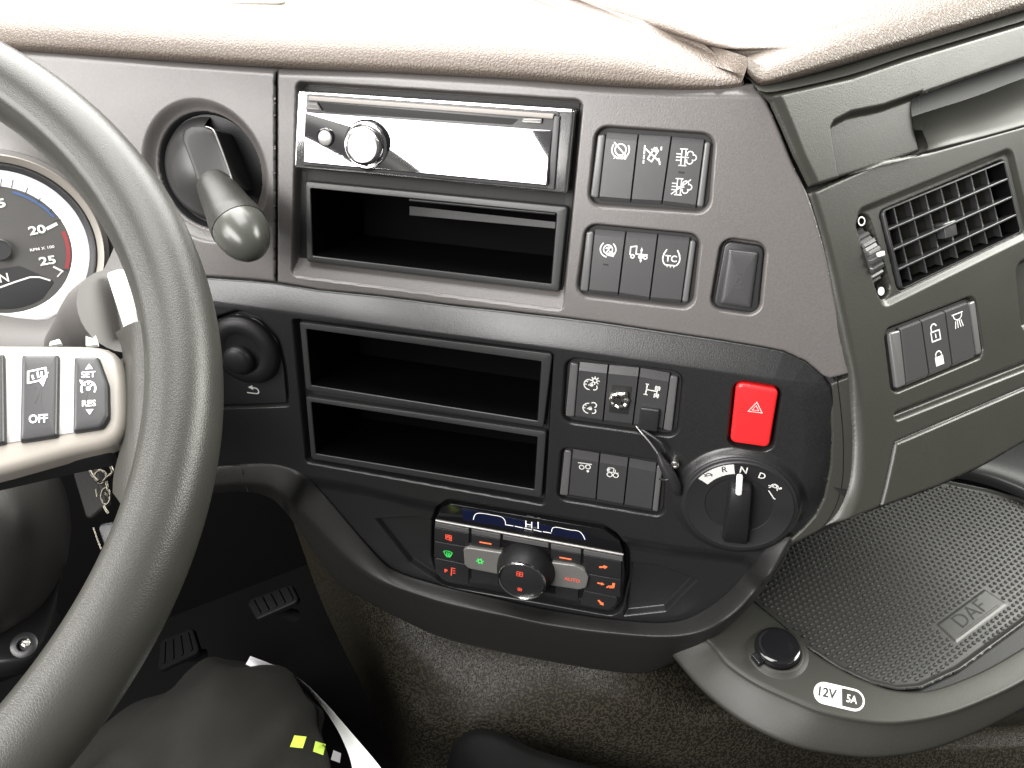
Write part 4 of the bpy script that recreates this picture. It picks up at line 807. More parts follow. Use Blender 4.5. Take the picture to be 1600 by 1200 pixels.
# ================================================================== STEERING WHEEL
Cw = cw([-0.36506779, 0.01163133, 0.32925767]); nW = cw(nrm([0.21888455, -0.3982244, -0.89078949]))
aW = nrm(np.cross([0, 0, 1.], nW)) ; SW = Surf(Cw, aW, np.cross(nW, aW), nW)
if SW.U[0] < 0: SW = Surf(Cw, -aW, np.cross(nW, -aW), nW)
sw = thing('steering_wheel', 'worn grey leather steering wheel rim with a silver switch spoke', 'steering wheel', Cw)
RR, rr = 220., 18.0; T = np.linspace(0, 2*math.pi, 360, endpoint=False); rg = []
for q in T:
    c_, s_ = math.cos(q), math.sin(q); ring = []
    for p in np.linspace(0, 2*math.pi, 48, endpoint=False):
        r = rr*(1+.012*math.sin(5*q)); cr, sr_ = math.cos(p), math.sin(p)
        ridge = 1.0*math.exp(-((((p-2.35+math.pi) % (2*math.pi))-math.pi)/.12)**2)     # moulded seam on the inner face
        flat = -.8*math.exp(-((((p-3.1+math.pi) % (2*math.pi))-math.pi)/.5)**2)
        ring.append(SW.pt(c_*(RR+(r+ridge+flat)*cr), s_*(RR+(r+ridge+flat)*cr), (r*1.04+ridge+flat)*sr_))
    rg.append(np.array(ring))
rg.append(rg[0]); v, f = rings_mesh(rg, False); obj('rim', v, [q[::-1] for q in f], 'wheel', sw, 180)
lathe('hub', SW, 0, 0, [(88, -46), (86, -6), (78, 2), (60, 7), (30, 9), (.5, 9.5)], 'softblack', sw, 72, sm=60)
# spoke root blending into the rim
sp = lambda pts, w_: SW.poly(pts, w_)
def WW(L, w_): return [SW.W(x, y, w_) for x, y in L]
loft('spoke_root', [WW([(180, 520), (190, 545), (194, 600), (192, 680), (178, 740), (176, 770)], -6)[::-1], WW([(205, 505), (206, 545), (208, 600), (207, 680), (200, 740), (190, 790)], 5)[::-1],
     WW([(232, 500), (240, 545), (243, 600), (242, 690), (230, 760), (205, 820)], 10)[::-1]], 'wheel', sw, 60, 6)
slab2('spoke_core', SW, sp([(-160, 570), (165, 560), (202, 600), (202, 680), (180, 715), (115, 728), (-160, 790)], -16), -26, -8, 4, 2, 'softblack', sw)
spoke_px = [(-460, 530), (0, 536), (144, 537), (172, 542), (190, 558), (198, 595), (199, 655), (193, 681), (178, 693), (115, 706), (0, 738), (-180, 780), (-460, 830)]
cvr = slab2('spoke_cover', SW, sp(spoke_px, 0), -12, 0, 4.5, 1.5, 'silver', sw)
plt = slab2('switch_plate', SW, sp([(-60, 551), (154, 553), (168, 590), (170, 652), (162, 668), (112, 677), (30, 690), (-60, 702)], .2), -2, .4, .3, 1, 'satin', sw)
def wbtn(q, name='button', lab=None): return slab2(name, SW, sp(q, 3), -1, 3.2, 2.0, 1.6, 'black', sw, lab, crown=.2)
bt1 = wbtn([(33, 553), (92, 553), (90, 681), (30, 690)]); bt2 = wbtn([(115, 556), (154, 556), (170, 600), (171, 650), (160, 668), (113, 675)]); bt0 = wbtn([(-50, 552), (6, 552), (8, 692), (-50, 700)])
slab('red_edge', SW, sp([(-50, 690), (8, 683), (8, 692), (-50, 700)], 1), -1, 1.5, .5, .6, 'red', bt0)
k = Ink(SW, 3.6); S = lambda x, y: k.at(x, y, -.05)
k.text('OFF', S(60, 654), 13, bold=.02, sx=.95); k.icon([('l', [(-1, .5), (.7, .8), (.8, -.1)]), ('l', [(-1, .5), (-1, -.6), (.2, -.4)]), ('l', [(-.6, .1), (-.5, -.2)]), ('l', [(-.1, .4), (0, -.1)]), ('l', [(.3, .4), (.3, .0)]), ('f', [(.0, -.4), (.5, .0), (1, .4), (.45, -1)])], S(60, 588), 16, .8)
k.done('lettering', 'white', bt1)
k = Ink(SW, 3.6); k.text('SET', S(138, 585), 9.5, bold=.015, sx=1.1); k.text('RES', S(139, 630), 9.5, bold=.015, sx=1.1)
k.icon([('f', [(-1, -.6), (1, -.6), (0, .8)])], S(139, 573), 6, .4); k.icon([('f', [(-1, .6), (1, .6), (0, -.8)])], S(140, 643), 6, .4)
k.icon([('c', 0, 0, .85, -30, 210), ('l', [(0, 0), (.5, .5)]), ('d', 0, 0, .28), ('l', [(-.85, .9), (-.5, .5)]), ('f', [(-1.1, 1.1), (-.6, 1), (-.9, .6)]), ('l', [(0, .85), (0, .55)]), ('l', [(-.6, .6), (-.4, .4)])], S(138, 607), 13, .75); k.done('lettering', 'white', bt2)

# ================================================================== INSTRUMENT CLUSTER
dO = ptz(2., 391., .60); dn = nrm(-ptz(2., 391., 1.)*.9+np.array([0, -.12, .08]))
aD = nrm(cw([1, -.17, 0])-dn*(cw([1, -.17, 0])@dn)); SD = Surf(dO, aD, np.cross(dn, aD), dn)
t = thing('instrument_cluster', 'round rev counter with white ring behind the steering wheel', 'instrument cluster', dO)
sc = .60/F*1000                                                     # mm per photo pixel on the dial
lathe('surround', SD, 0, 0, [(240*sc, -20), (180*sc, -12), (156*sc, -4), (152*sc, 3), (146*sc, 4)], 'clust', t, 96, cap=False)
lathe('bezel', SD, 0, 0, [(146*sc, 4), (144*sc, 5), (140*sc, 3), (135*sc, 0)], 'silver', t, 96, cap=False)
lathe('bezel_wall', SD, 0, 0, [(135*sc, 0), (133.5*sc, -1), (124*sc, -6)], 'black', t, 96, cap=False)
lathe('chrome_ring', SD, 0, 0, [(134*sc, -.8), (133*sc, .6), (131*sc, .4), (130.5*sc, -2)], 'chrome', t, 96, cap=False)
lathe('dial_ring', SD, 0, 0, [(124*sc, -6), (121*sc, -5.4), (101*sc, -5.6), (99*sc, -6.4)], 'dialring', t, 96, cap=False)
lathe('dial_face', SD, 0, 0, [(99.5*sc, -6.4), (60*sc, -7), (1, -7)], 'dial', t, 96)
lathe('hub', SD, -2*sc, 1*sc, [(17*sc, -7), (17*sc, -3), (15*sc, -2.4), (14.5*sc, -3)], 'dialdark', t, 40)
d_ = lambda x, y: np.array(px1(SD, x, y, -6.3))
k = Ink(SD, -6.2)
def rot_arc(r, a, b): q = np.radians(np.linspace(a, b, 24)); return np.stack([r*sc*np.cos(q), r*sc*np.sin(q)], 1)
ang_of = lambda x, y: math.degrees(math.atan2(*(d_(x, y)[::-1])))
k.text('20', d_(58, 359), 13*sc, bold=.03, sx=1.35, rot=.02); k.text('25', d_(74, 407), 13*sc, bold=.03, sx=1.35, rot=-.02); k.text('15', d_(-3, 318), 13*sc, bold=.03, sx=1.35); k.text('RPM X 100', d_(66, 388), 4.4*sc, sx=1.25, bold=.02); k.text('N', d_(6, 434), 14*sc, rot=-.05, bold=.01)
k.line(np.array([d_(*p) for p in [(-30, 462), (0, 449), (25, 440), (47, 433), (62, 433), (78, 438)]]), 2.6*sc)
k.line(np.array([d_(74, 357), d_(88, 350)]), 5*sc); k.line(np.array([d_(84, 417), d_(98, 424)]), 3*sc); k.line(np.array([d_(97, 424), d_(90, 432)]), 2*sc)
k.fill(np.array([d_(-4, 387), d_(3, 388), d_(6, 391), d_(3, 394), d_(-4, 394)])); k.done('dial_print', 'white', t)
k = Ink(SD, -6.15); k.line(rot_arc(93, ang_of(20, 302), ang_of(78, 342)), 4*sc); k.done('blue_arc', 'blue', t)
k = Ink(SD, -6.15); k.line(rot_arc(93, ang_of(90, 366), ang_of(97, 416)), 6*sc); k.done('red_arc', 'redp', t)
k = Ink(SD, -4.9)
for x, y, x2, y2 in [(2, 268+12, 1, 293), (20, 283, 18, 293), (43, 294, 40, 302), (63, 309, 60, 316), (82, 326, 78, 331), (84, 346, 96, 343), (98, 421, 108, 424)]: k.line(np.array([px1(SD, x, y, -4.9), px1(SD, x2, y2, -4.9)]), 1.4*sc)
k.line(rot_arc(111, ang_of(4, 280), ang_of(80, 326)), .7*sc); k.done('tick_marks', 'darkprint', t)
slab('lower_window', SD, np.array([d_(*p) for p in [(-60, 430), (30, 415), (86, 440), (60, 478), (0, 492), (-60, 480)]]), -7, -6.5, .2, 2, 'dialdark', t)

# steering column stalk and small bracket; daylight painted white into end cap and bracket
t = thing('column_stalk', 'grey column stalk above the spoke, its end cap coloured white to look daylit', 'stalk', ptz(170, 480, .50))
tube('stalk_body', [ptz(110, 545, .53), ptz(140, 520, .515), ptz(165, 500, .50), ptz(188, 486, .49)], [.016, .021, .025, .0255], 'clust', t, 32, 4)
e0, e1 = ptz(168, 494, .497), ptz(193, 480, .483)
slab_s = Surf.tri(ptz(178, 517, .485), ptz(212, 505, .478), ptz(170, 430, .485)); slab_s.N = -slab_s.N if slab_s.N@(-slab_s.O) < 0 else slab_s.N
slab('end_cap', slab_s, slab_s.poly([(168, 427), (190, 420), (213, 488), (209, 515), (199, 524)]), -6, 1.5, 1.2, 2, 'stalk', t)
s2 = Surf.tri(ptz(60, 540, .47), ptz(160, 535, .47), ptz(60, 480, .49)); s2.N = -s2.N if s2.N@(-s2.O) < 0 else s2.N
t = thing('column_bracket', 'small bracket, coloured white to look daylit, in front of the column, left of the stalk', 'bracket', ptz(130, 520, .47))
slab('bracket_plate', s2, s2.poly([(133, 502), (141, 495), (153, 538), (134, 540)]), -2, 0, .3, .4, 'stalk', t)
slab('bracket_foot', s2, s2.poly([(109, 508), (127, 500), (128, 505), (112, 512)]), -2, 0, .3, .4, 'stalk', t)
slab('bracket_clip', s2, s2.poly([(78, 534), (92, 529), (96, 536), (76, 540)]), -2, 0, .3, .4, 'stalk', t)
# cluster hood / column cowl behind the wheel
t = thing('column_cowl', 'matt grey cowl round the steering column behind the wheel', 'cowl', ptz(60, 560, .62))
loft('cowl_panel', [[ptz(-200, 420, .60), ptz(60, 500, .60), ptz(150, 440, .615), ptz(205, 300, .65), ptz(230, 180, .66)], [ptz(-200, 520, .58), ptz(80, 560, .58), ptz(220, 500, .605), ptz(290, 360, .65), ptz(310, 180, .68)], [ptz(-200, 690, .57), ptz(90, 700, .58), ptz(240, 640, .62), ptz(330, 470, .67), ptz(360, 240, .70)]], 'clust', t, 50, 5)
t = thing('column_shroud', 'dark lower steering column shroud with a bolt, below the spoke', 'shroud', ptz(40, 900, .55))
loft('shroud_shell', [[ptz(-220, 700, .60), ptz(-60, 690, .58), ptz(60, 700, .58), ptz(100, 760, .60), ptz(112, 830, .62)], [ptz(-220, 800, .52), ptz(-60, 790, .50), ptz(30, 800, .51), ptz(85, 840, .55), ptz(104, 880, .60)], [ptz(-220, 990, .54), ptz(-60, 985, .52), ptz(0, 975, .53), ptz(55, 945, .57), ptz(98, 890, .63)], [ptz(-220, 1010, .62), ptz(-60, 1000, .6), ptz(0, 985, .6), ptz(58, 955, .63), ptz(100, 900, .66)]], 'column', t, 60, 8)
loft('lower_lug', [[ptz(-100, 985, .62), ptz(0, 960, .62), ptz(60, 930, .63), ptz(98, 880, .65)], [ptz(-100, 1040, .57), ptz(0, 1030, .57), ptz(50, 1020, .58), ptz(88, 950, .62)], [ptz(-100, 1060, .58), ptz(10, 1050, .58), ptz(55, 1034, .59), ptz(94, 960, .63)], [ptz(-100, 1070, .66), ptz(12, 1056, .66), ptz(57, 1038, .66), ptz(97, 960, .67)]], 'softblack', t, 40, 6)
bs = Surf(ptz(38, 1008, .565), SW.U, SW.V, SW.N); lathe('bolt', bs, 0, 0, [(8.5, -2), (8.5, 1), (7, 2), (4.4, 2), (4, -1)], 'black', t, 24)
lathe('bolt_cap', bs, 2, .5, [(3, 0), (3, 3), (2, 3.4)], 'alu', t, 6, sm=10)

# ================================================================== KEYS
t = thing('key_bunch', 'dark key fob and wire key rings hanging below the spoke', 'keys', ptz(145, 740, .50))
s3 = Surf.tri(ptz(130, 812, .50), ptz(165, 800, .50), ptz(112, 740, .50)); s3.N = -s3.N if s3.N@(-s3.O) < 0 else s3.N
slab('fob', s3, s3.poly([(115, 738), (150, 724), (168, 790), (138, 816)]), -5, 2, 2, 3, 'column', t)
slab('key_head', s3, s3.poly([(146, 822), (176, 818), (180, 870), (160, 862)]), -8, -4, 1, 3, 'frame', t)
def kp_(L, r=.0007, n_='ring'): tube(n_, [ptz(x, y, d) for x, y, d in L], r, 'oldmetal', t, 8, 5)
kp_([(134, 722, .49), (140, 733, .49), (146, 744, .488), (153, 752, .487)], .0012, 'ring'); kp_([(170, 720, .485), (173, 728, .485), (176, 738, .485), (168, 745, .486), (162, 752, .487)], .0011)
kp_([(166, 752, .487), (168, 762, .487), (170, 772, .488)], .0010); kp_([(150, 764, .487), (152, 776, .487)], .0007); kp_([(163, 770, .487), (171, 778, .488)], .0009)
kp_([(162, 790, .487), (165, 796, .487), (169, 802, .487)], .0009); kp_([(146, 824, .49), (152, 842, .49), (158, 858, .49)], .0006)
cx_, cy_ = 157, 745; 
tube('ring', [ptz(cx_+9*math.cos(q), cy_+10*math.sin(q), .488) for q in np.linspace(0, 6.2, 14)], .0008, 'oldmetal', t, 8, 4)
cx_, cy_ = 165, 775; tube('ring', [ptz(cx_+7*math.cos(q), cy_+13*math.sin(q), .487) for q in np.linspace(0, 6.2, 14)], .0006, 'oldmetal', t, 8, 4)

# ================================================================== SHELF (tray), MAT, SOCKET CAP, STICKER
zt = ptz(1215, 1017, .668)[2]; SR = Surf((ptz(1215, 1017, .668)), (1, 0, 0), (0, 1, 0), (0, 0, 1))
shelf = thing('storage_shelf', 'grey curved shelf with a rubber mat to the right of the console', 'shelf', SR.W(1350, 1050))
crs = [(1060, 975), (1108, 1000), (1136, 1034), (1181, 1065), (1239, 1092), (1291, 1113), (1359, 1127), (1411, 1128), (1480, 1115), (1548, 1089), (1600, 1063), (1700, 1000)]
rim_o = [(1030, 1000), (1053, 1027), (1101, 1082), (1163, 1130), (1239, 1165), (1325, 1181), (1377, 1183), (1445, 1173), (1514, 1149), (1600, 1106), (1700, 1045)]
inn = [(1130, 900), (1179, 943), (1215, 972), (1256, 1010), (1308, 1044), (1359, 1068), (1401, 1080), (1455, 1079), (1520, 1056), (1560, 1036), (1600, 1012), (1700, 950)]
def RL(L, w_, n=60): a = resample(cat(L, 6), n); return SR.W(a[:, 0], a[:, 1], w_)
md = lambda A, B, t_: [tuple(p) for p in resample(cat(A, 6), 60)*(1-t_)+resample(cat(B, 6), 60)*t_]
loft('shelf_rim', [RL(inn, -9), RL(inn, -1.0), RL(md(inn, crs, .06), 0), RL(md(inn, crs, .85), 0), RL(crs, -.5), RL(md(crs, rim_o, .12), -4), RL(md(crs, rim_o, .9), -22), RL(rim_o, -26), RL(rim_o, -60)], 'trayp', shelf, 240, 5)
# shallow well round the socket
cs = px1(SR, 1215, 1020, 0)
lathe('socket_collar', SR, cs[0], cs[1], [(25, -.2), (22, .6), (20, 2.2), (18.6, 3.0), (17.5, 2.4)], 'trayp', shelf, 60, cap=False, sm=60)
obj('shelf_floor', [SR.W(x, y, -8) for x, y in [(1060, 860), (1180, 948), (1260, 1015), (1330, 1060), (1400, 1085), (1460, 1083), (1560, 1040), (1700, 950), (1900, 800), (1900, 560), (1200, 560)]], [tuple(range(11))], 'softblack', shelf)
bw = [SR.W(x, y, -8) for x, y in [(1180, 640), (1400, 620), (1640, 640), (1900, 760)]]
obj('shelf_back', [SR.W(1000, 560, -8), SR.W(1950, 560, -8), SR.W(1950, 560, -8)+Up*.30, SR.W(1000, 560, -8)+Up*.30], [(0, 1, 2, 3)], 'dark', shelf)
t = thing('socket_cap', 'round black cap on the shelf covering the power socket', 'socket cap', SR.pt(*cs, 3))
lathe('cap', SR, cs[0], cs[1]+1.5, [(17.8, 1), (17.8, 6.5), (17, 8.2), (15.2, 9.0), (13, 9.1), (11, 8.6), (1, 8.2)], 'gloss', t, 64, sm=30)
slab('tab', SR, np.array([cs[0]-21, cs[1]+1])+np.array([[-2, 5], [6, 5], [6, -5], [-2, -5]]), 2, 6.5, .8, 1.5, 'gloss', t)
# sticker
t = thing('voltage_sticker', 'white oval sticker reading 12V and 5A on the shelf rim', 'sticker', SR.W(1311, 1088))
stc = SR.poly([(1281, 1083), (1340, 1096)], .3); ax_ = nrm(stc[1]-stc[0]); r_a = math.atan2(ax_[1], ax_[0])
k0 = Ink(SR, .3); c_, ex_, ey_ = k0.at(1311, 1088, .235, .10)
cap_ = lambda a, b, h: np.array([c_+ex_*x+ey_*y for x, y in [(a+h*(1-math.cos(q))-0, h*math.sin(q)) for q in np.linspace(-math.pi/2, math.pi/2, 14)]+[(b-h*(1-math.cos(q)), h*math.sin(q)) for q in np.linspace(math.pi/2, -math.pi/2, 14)]])
slab2('white_oval', SR, cap_(-40, 40, 17), -.3, .35, .1, .3, 'white', t)
k = Ink(SR, .45); rt = [(37-13.5*(1-math.cos(q)), 13.5*math.sin(q)) for q in np.linspace(math.pi/2, -math.pi/2, 14)]
k.fill(np.array([c_+ex_*x+ey_*y for x, y in [(3, 13.5)]+rt+[(6, -13.5)]])); k.done('dark_field', 'trayp', t)
k = Ink(SR, .5); k.text('12V', (c_-ex_*18+ey_*1, ex_, ey_), 14.5, bold=.03, sx=.95); k.done('voltage_lettering', 'darkprint', t)
k = Ink(SR, .55); k.text('5A', (c_+ex_*20+ey_*0, ex_, ey_), 12, bold=.015, sx=.85); k.done('current_lettering', 'white', t)
# rubber mat with moulded pimples
t = thing('rubber_mat', 'black pimpled rubber mat with an embossed maker plate lying on the shelf', 'rubber mat', SR.W(1400, 950))
mat_px = [(1120, 880), (1180, 944), (1218, 974), (1258, 1011), (1310, 1045), (1361, 1069), (1403, 1079), (1440, 1076), (1500, 1048), (1555, 1008), (1600, 975), (1690, 905), (1690, 850), (1640, 800), (1592, 778), (1540, 764), (1480, 752), (1400, 740), (1300, 770), (1200, 800)]
mp = SR.poly(mat_px, -5.5)
plate = SR.poly([(1464, 975), (1539, 920), (1574, 943), (1494, 1003)], -5)
hfield('sheet', SR, mp, .75, lambda u, v: -6+2.4*smooth((5-sdf(mp, u, v))/4)+.5*smooth(sdf(plate, u, v)/1), 'rubber', t, er=1.5, drop=1.5)
pd = nrm(plate[1]-plate[0]); pn = np.array([-pd[1], pd[0]]); pitch = 5.7
ctr0 = plate.mean(0); gi, gj = np.meshgrid(np.arange(-120, 120), np.arange(-120, 120)); off = (gj % 2)*.5
DU = ctr0[0]+pd[0]*(gi+off)*pitch+pn[0]*gj*pitch*.78; DV = ctr0[1]+pd[1]*(gi+off)*pitch+pn[1]*gj*pitch*.78
ok = (sdf(mp, DU, DV) > 6) & (sdf(plate, DU, DV) < -2.2); DU = DU[ok]; DV = DV[ok]
q = np.linspace(0, 2*math.pi, 8, endpoint=False); rgs = [(1.7, -6.1), (1.45, -5.1), (.85, -4.5)]
vs = []; fs = []; n_d = len(DU); base_i = 0
allv = np.concatenate([SR.pt(DU[:, None]+r*np.cos(q), DV[:, None]+r*np.sin(q), w_) for r, w_ in rgs], 1).reshape(-1, 3)
for d_i in range(n_d):
    b_ = d_i*24
    for l in (0, 1):
        for j in range(8): fs.append((b_+l*8+j, b_+l*8+(j+1) % 8, b_+(l+1)*8+(j+1) % 8, b_+(l+1)*8+j))
    fs.append(tuple(b_+16+j for j in range(8)))
obj('pimples', allv, fs, 'rubber', t, 60)
pc_ = plate.mean(0); ra = math.atan2(pd[1], pd[0])
k = Ink(SR, -5.25); k.text('DAF', pc_+pn*1.6, 12.5, rot=ra, bold=-.004, sx=1.15); k.done('embossed_lettering', 'gap', t)
lw = np.linalg.norm(plate[1]-plate[0])*.42
for oo in (-6.2, -8.0): 
    a_1 = pc_+pn*oo-pd*lw; b_1 = pc_+pn*oo+pd*lw; slab('embossed_bar', SR, np.array([a_1+pn*.3, b_1+pn*.3, b_1-pn*.3, a_1-pn*.3]), -5.8, -5.25, .1, .3, 'trayp', t)
# dark bin wall beyond the mat
t = thing('door_bin', 'dark plastic bin beyond the rubber mat under the passenger dash', 'bin', SR.W(1600, 770, 10))
loft('bin_edge', [[SR.W(x, y, -6) for x, y in [(1440, 742), (1520, 752), (1590, 776), (1650, 815), (1720, 880)]], [SR.W(x, y, 8) for x, y in [(1440, 728), (1525, 736), (1600, 762), (1665, 800), (1740, 860)]], [SR.W(x, y, 10) for x, y in [(1450, 712), (1540, 716), (1625, 742), (1700, 780), (1780, 840)]], [SR.W(x, y, -6) for x, y in [(1480, 690), (1580, 690), (1680, 712), (1760, 750), (1860, 810)]]], 'frame', t, 50, 4)

# ================================================================== ENGINE TUNNEL, FLOOR
Dt = lambda L: [ptz(x, y, d+.012+.045*float(np.clip((1130-y)/200, 0, 1))) for x, y, d in L]
t = thing('engine_tunnel', 'olive grained engine tunnel cover falling away below the console', 'engine cover', ptz(800, 1100, .76))
Dz = lambda L: [ptz(x, y, d) for x, y, d in L]
rows = [Dt([(440, 760, .98), (470, 850, .98), (497, 926, .97), (530, 1000, .96), (565, 1070, .95), (600, 1140, .94), (622, 1200, .93), (640, 1290, .92)]),
        Dt([(470, 740, .87), (500, 850, .88), (525, 930, .87), (560, 1010, .86), (590, 1080, .85), (618, 1150, .84), (632, 1210, .83), (645, 1290, .82)]),
        Dt([(490, 720, .76), (530, 850, .775), (565, 950, .775), (588, 1015, .775), (610, 1070, .775), (630, 1130, .775), (640, 1200, .78), (648, 1290, .79)]),
        Dt([(520, 720, .735), (560, 850, .745), (600, 950, .75), (622, 1015, .752), (640, 1070, .755), (656, 1130, .757), (664, 1200, .765), (668, 1290, .78)]),
        Dt([(620, 760, .72), (680, 880, .73), (710, 970, .735), (730, 1030, .735), (740, 1085, .738), (746, 1150, .745), (752, 1210, .77), (760, 1300, .80)]),
        Dt([(780, 800, .71), (840, 900, .715), (870, 1000, .72), (880, 1050, .722), (890, 1100, .73), (895, 1150, .74), (900, 1210, .76), (905, 1300, .79)]),
        Dt([(940, 820, .70), (990, 920, .705), (1010, 1010, .71), (1020, 1060, .715), (1030, 1105, .72), (1035, 1155, .735), (1040, 1210, .75), (1045, 1300, .78)]),
        Dt([(1040, 840, .80), (1110, 950, .80), (1160, 1030, .79), (1190, 1075, .775), (1215, 1110, .73), (1220, 1160, .74), (1225, 1220, .76), (1230, 1300, .79)]),
        Dt([(1300, 1120, .93), (1340, 1125, .90), (1380, 1130, .87), (1420, 1135, .84), (1440, 1150, .83), (1455, 1175, .82), (1465, 1230, .82), (1470, 1300, .84)]),
        Dt([(1740, 1080, .98), (1745, 1090, .95), (1750, 1100, .92), (1750, 1110, .90), (1750, 1130, .88), (1750, 1170, .86), (1750, 1230, .86), (1750, 1300, .87)])]
loft('cover_skin', rows, 'tunnel', t, 90, 8)
t = thing('seat_base', 'black seat base edge at the bottom of the view, right of the paper', 'seat base', ptz(860, 1220, .72))
rows = [Dz([(690, 1260, .745), (700, 1190, .735), (712, 1158, .728), (740, 1140, .725), (775, 1142, .722), (830, 1168, .72), (900, 1190, .72), (1000, 1215, .72), (1120, 1250, .72)]),
        Dz([(710, 1270, .72), (716, 1200, .712), (728, 1172, .706), (750, 1158, .703), (785, 1162, .70), (840, 1188, .70), (910, 1212, .70), (1000, 1240, .70), (1120, 1280, .70)]),
        Dz([(760, 1320, .71), (765, 1290, .70), (780, 1280, .70), (800, 1270, .69), (840, 1270, .69), (880, 1280, .69), (930, 1300, .69), (1000, 1320, .69), (1120, 1340, .69)])]
loft('seat_base_edge', rows, 'dark', t, 60, 5)
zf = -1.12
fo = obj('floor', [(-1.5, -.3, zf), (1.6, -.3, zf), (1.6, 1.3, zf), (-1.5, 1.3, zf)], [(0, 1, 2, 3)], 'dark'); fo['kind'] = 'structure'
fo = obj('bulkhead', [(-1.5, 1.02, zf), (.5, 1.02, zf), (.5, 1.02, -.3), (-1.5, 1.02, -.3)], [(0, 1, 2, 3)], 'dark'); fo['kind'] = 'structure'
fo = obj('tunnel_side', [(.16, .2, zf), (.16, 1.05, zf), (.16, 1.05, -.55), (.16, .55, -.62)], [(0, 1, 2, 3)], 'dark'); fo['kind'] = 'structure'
# pedals
def pedal(L, d, label, ribs, pm='padm'):
    s_ = Surf.tri(ptz(*L[3], d), ptz(*L[2], d), ptz(*L[0], d+.03)); s_.N = -s_.N if s_.N@(-s_.O) < 0 else s_.N
    t = thing('foot_pedal', label, 'pedal', s_.O, 'pedals in the footwell')
    p_ = s_.poly(L); slab('pad', s_, p_, -8, 0, 2.5, 7, pm, t)
    for i in range(ribs):
        a, b = p_[0]+(p_[1]-p_[0])*(i+.7)/(ribs+.4), p_[3]+(p_[2]-p_[3])*(i+.7)/(ribs+.4); c_ = (a+b)/2; a = c_+(a-c_)*.7; b = c_+(b-c_)*.7
        n_ = nrm([-(b-a)[1], (b-a)[0]])*2.2; slab('rib', s_, np.array([a+n_, b+n_, b-n_, a-n_]), -1, 2.6, 1, 1.2, pm, t)
    tube('lever', [s_.pt(*p_.mean(0), -8), s_.pt(*p_.mean(0), -30), s_.pt(*p_.mean(0), -80)+Up*.03], .009, 'black', t, 10, 4)
pedal([(384, 938), (455, 912), (468, 938), (400, 968)], 1.15, 'ribbed black brake pedal deep in the footwell, upper right one', 5)
pedal([(250, 1000), (300, 980), (312, 1018), (245, 1050)], 1.12, 'faint black pedal close behind the steering wheel rim', 4, 'dark')

# ================================================================== PERSON (knee) AND PAPER
t = thing('person', "driver's bent knee in dark grey work trousers with hi-vis patches", 'person', ptz(340, 1230, .60))
path = [ptz(60, 1800, .50), ptz(200, 1480, .55), ptz(280, 1340, .60), ptz(322, 1255, .64), ptz(345, 1212, .70), ptz(352, 1180, .80), ptz(350, 1150, .95), ptz(345, 1120, 1.12)]
P_ = cat(path, 10); n = len(P_); R_ = np.interp(np.linspace(0, 1, n), np.linspace(0, 1, 8), [.105, .102, .096, .094, .090, .076, .064, .055])
Tn = np.gradient(P_, axis=0); Tn /= np.linalg.norm(Tn, axis=1)[:, None]; a = np.array([1., 0, 0]); rg = []; q = np.linspace(0, 2*math.pi, 96, endpoint=False)
for i in range(n):
    a = nrm(a-Tn[i]*(a@Tn[i])); b = np.cross(Tn[i], a)
    fold = 1.25*(.0035*np.sin(3*q+i*.16)+.004*np.exp(-((q-4.2-i*.03)/.10)**2)+.004*np.exp(-((q-5.0+i*.02)/.14)**2)-.003*np.exp(-((q-3.4-i*.01)/.16)**2)+.0026*np.sin(5*q-i*.31+1)+.0018*np.sin(9*q+i*.23)*np.sin(i*.2)+.003*np.exp(-((q-1.2-i*.02)/.12)**2)+.0025*np.exp(-((q-2.4+i*.015)/.1)**2))
    rg.append(P_[i]+(R_[i]+fold)[:, None]*(np.cos(q)[:, None]*a+np.sin(q)[:, None]*b))
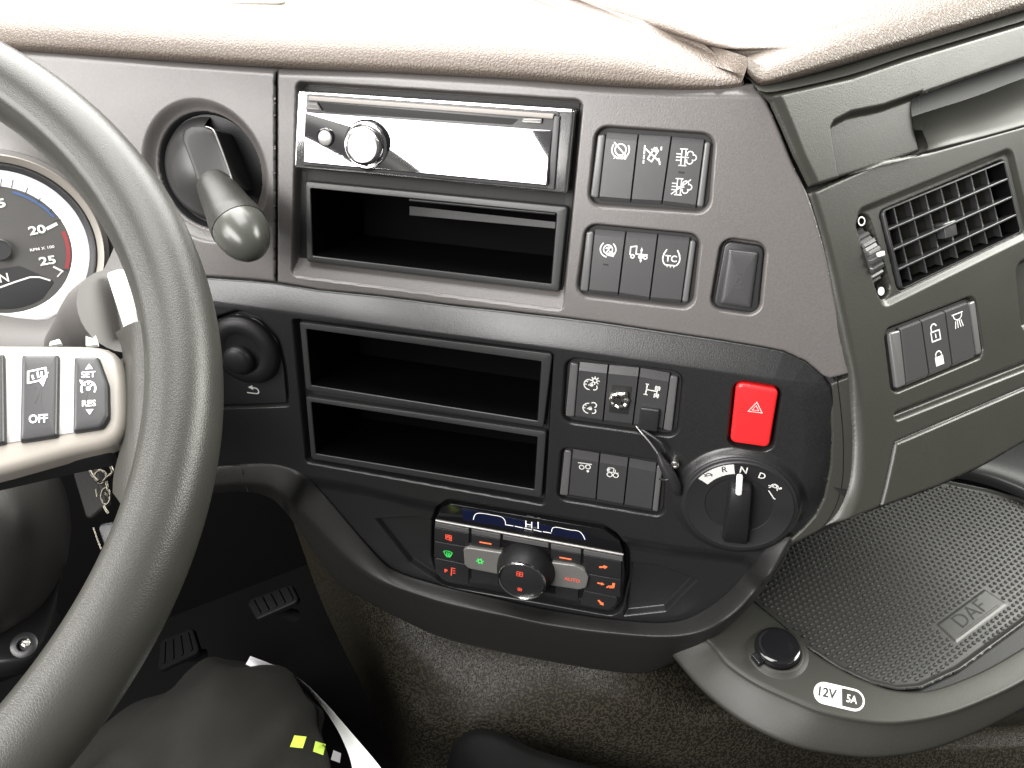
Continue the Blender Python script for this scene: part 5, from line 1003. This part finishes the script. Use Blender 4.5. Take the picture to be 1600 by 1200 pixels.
v, f = rings_mesh(rg, True, True); tr = obj('trousers', v, f, 'cloth', t, 180)
bpy.context.view_layer.update()
def on_leg(px_, py_, lift=.0008):
    r = cw(ray(float(px_), float(py_))); r = r/np.linalg.norm(r); best = None
    o = Vector(-np.array(tr.parent.location)); hit, loc, nn, _ = tr.ray_cast(o, Vector(r))
    if not hit: return ptz(px_, py_, .55)
    return np.array(loc)+np.array(tr.parent.location)-r*lift
def patch(q, m, label):
    g = [[on_leg(*shade(shade(q[0], q[1], i/6), shade(q[3], q[2], i/6), j/6)) for i in range(7)] for j in range(7)]
    obj('patch', np.array(g).reshape(-1, 3), [(j*7+i, j*7+i+1, (j+1)*7+i+1, (j+1)*7+i) for j in range(6) for i in range(6)], m, tr, 180, label)
patch([(460, 1149), (479, 1151), (473, 1169), (453, 1167)], 'yellow', 'yellow-green patch, larger one')
patch([(493, 1158), (509, 1163), (505, 1180), (489, 1174)], 'yellow', 'yellow-green patch, smaller one')
patch([(521, 1172), (533, 1177), (531, 1192), (517, 1187)], 'refl', 'dull grey patch')
t = thing('paper_sheet', 'curled white sheet of paper standing on edge behind the knee', 'paper', ptz(480, 1080, .70))
A_ = [(391, 1025, .70), (420, 1036, .70), (450, 1050, .70), (476, 1067, .69), (510, 1100, .68), (545, 1140, .66), (575, 1175, .64), (600, 1206, .62), (640, 1260, .60)]
B_ = [(384, 1038, .70), (415, 1051, .705), (445, 1061, .71), (470, 1066, .715), (500, 1100, .70), (527, 1140, .68), (545, 1180, .66), (552, 1210, .64), (560, 1270, .62)]
g = [Dz(A_), Dz([(a[0]*.5+b[0]*.5, a[1]*.5+b[1]*.5, a[2]*.5+b[2]*.5+.002) for a, b in zip(A_, B_)]), Dz(B_)]
loft('sheet', g, 'paper', t, 60, 3)
# cab side (bounds the view to the left and behind the dash ends)
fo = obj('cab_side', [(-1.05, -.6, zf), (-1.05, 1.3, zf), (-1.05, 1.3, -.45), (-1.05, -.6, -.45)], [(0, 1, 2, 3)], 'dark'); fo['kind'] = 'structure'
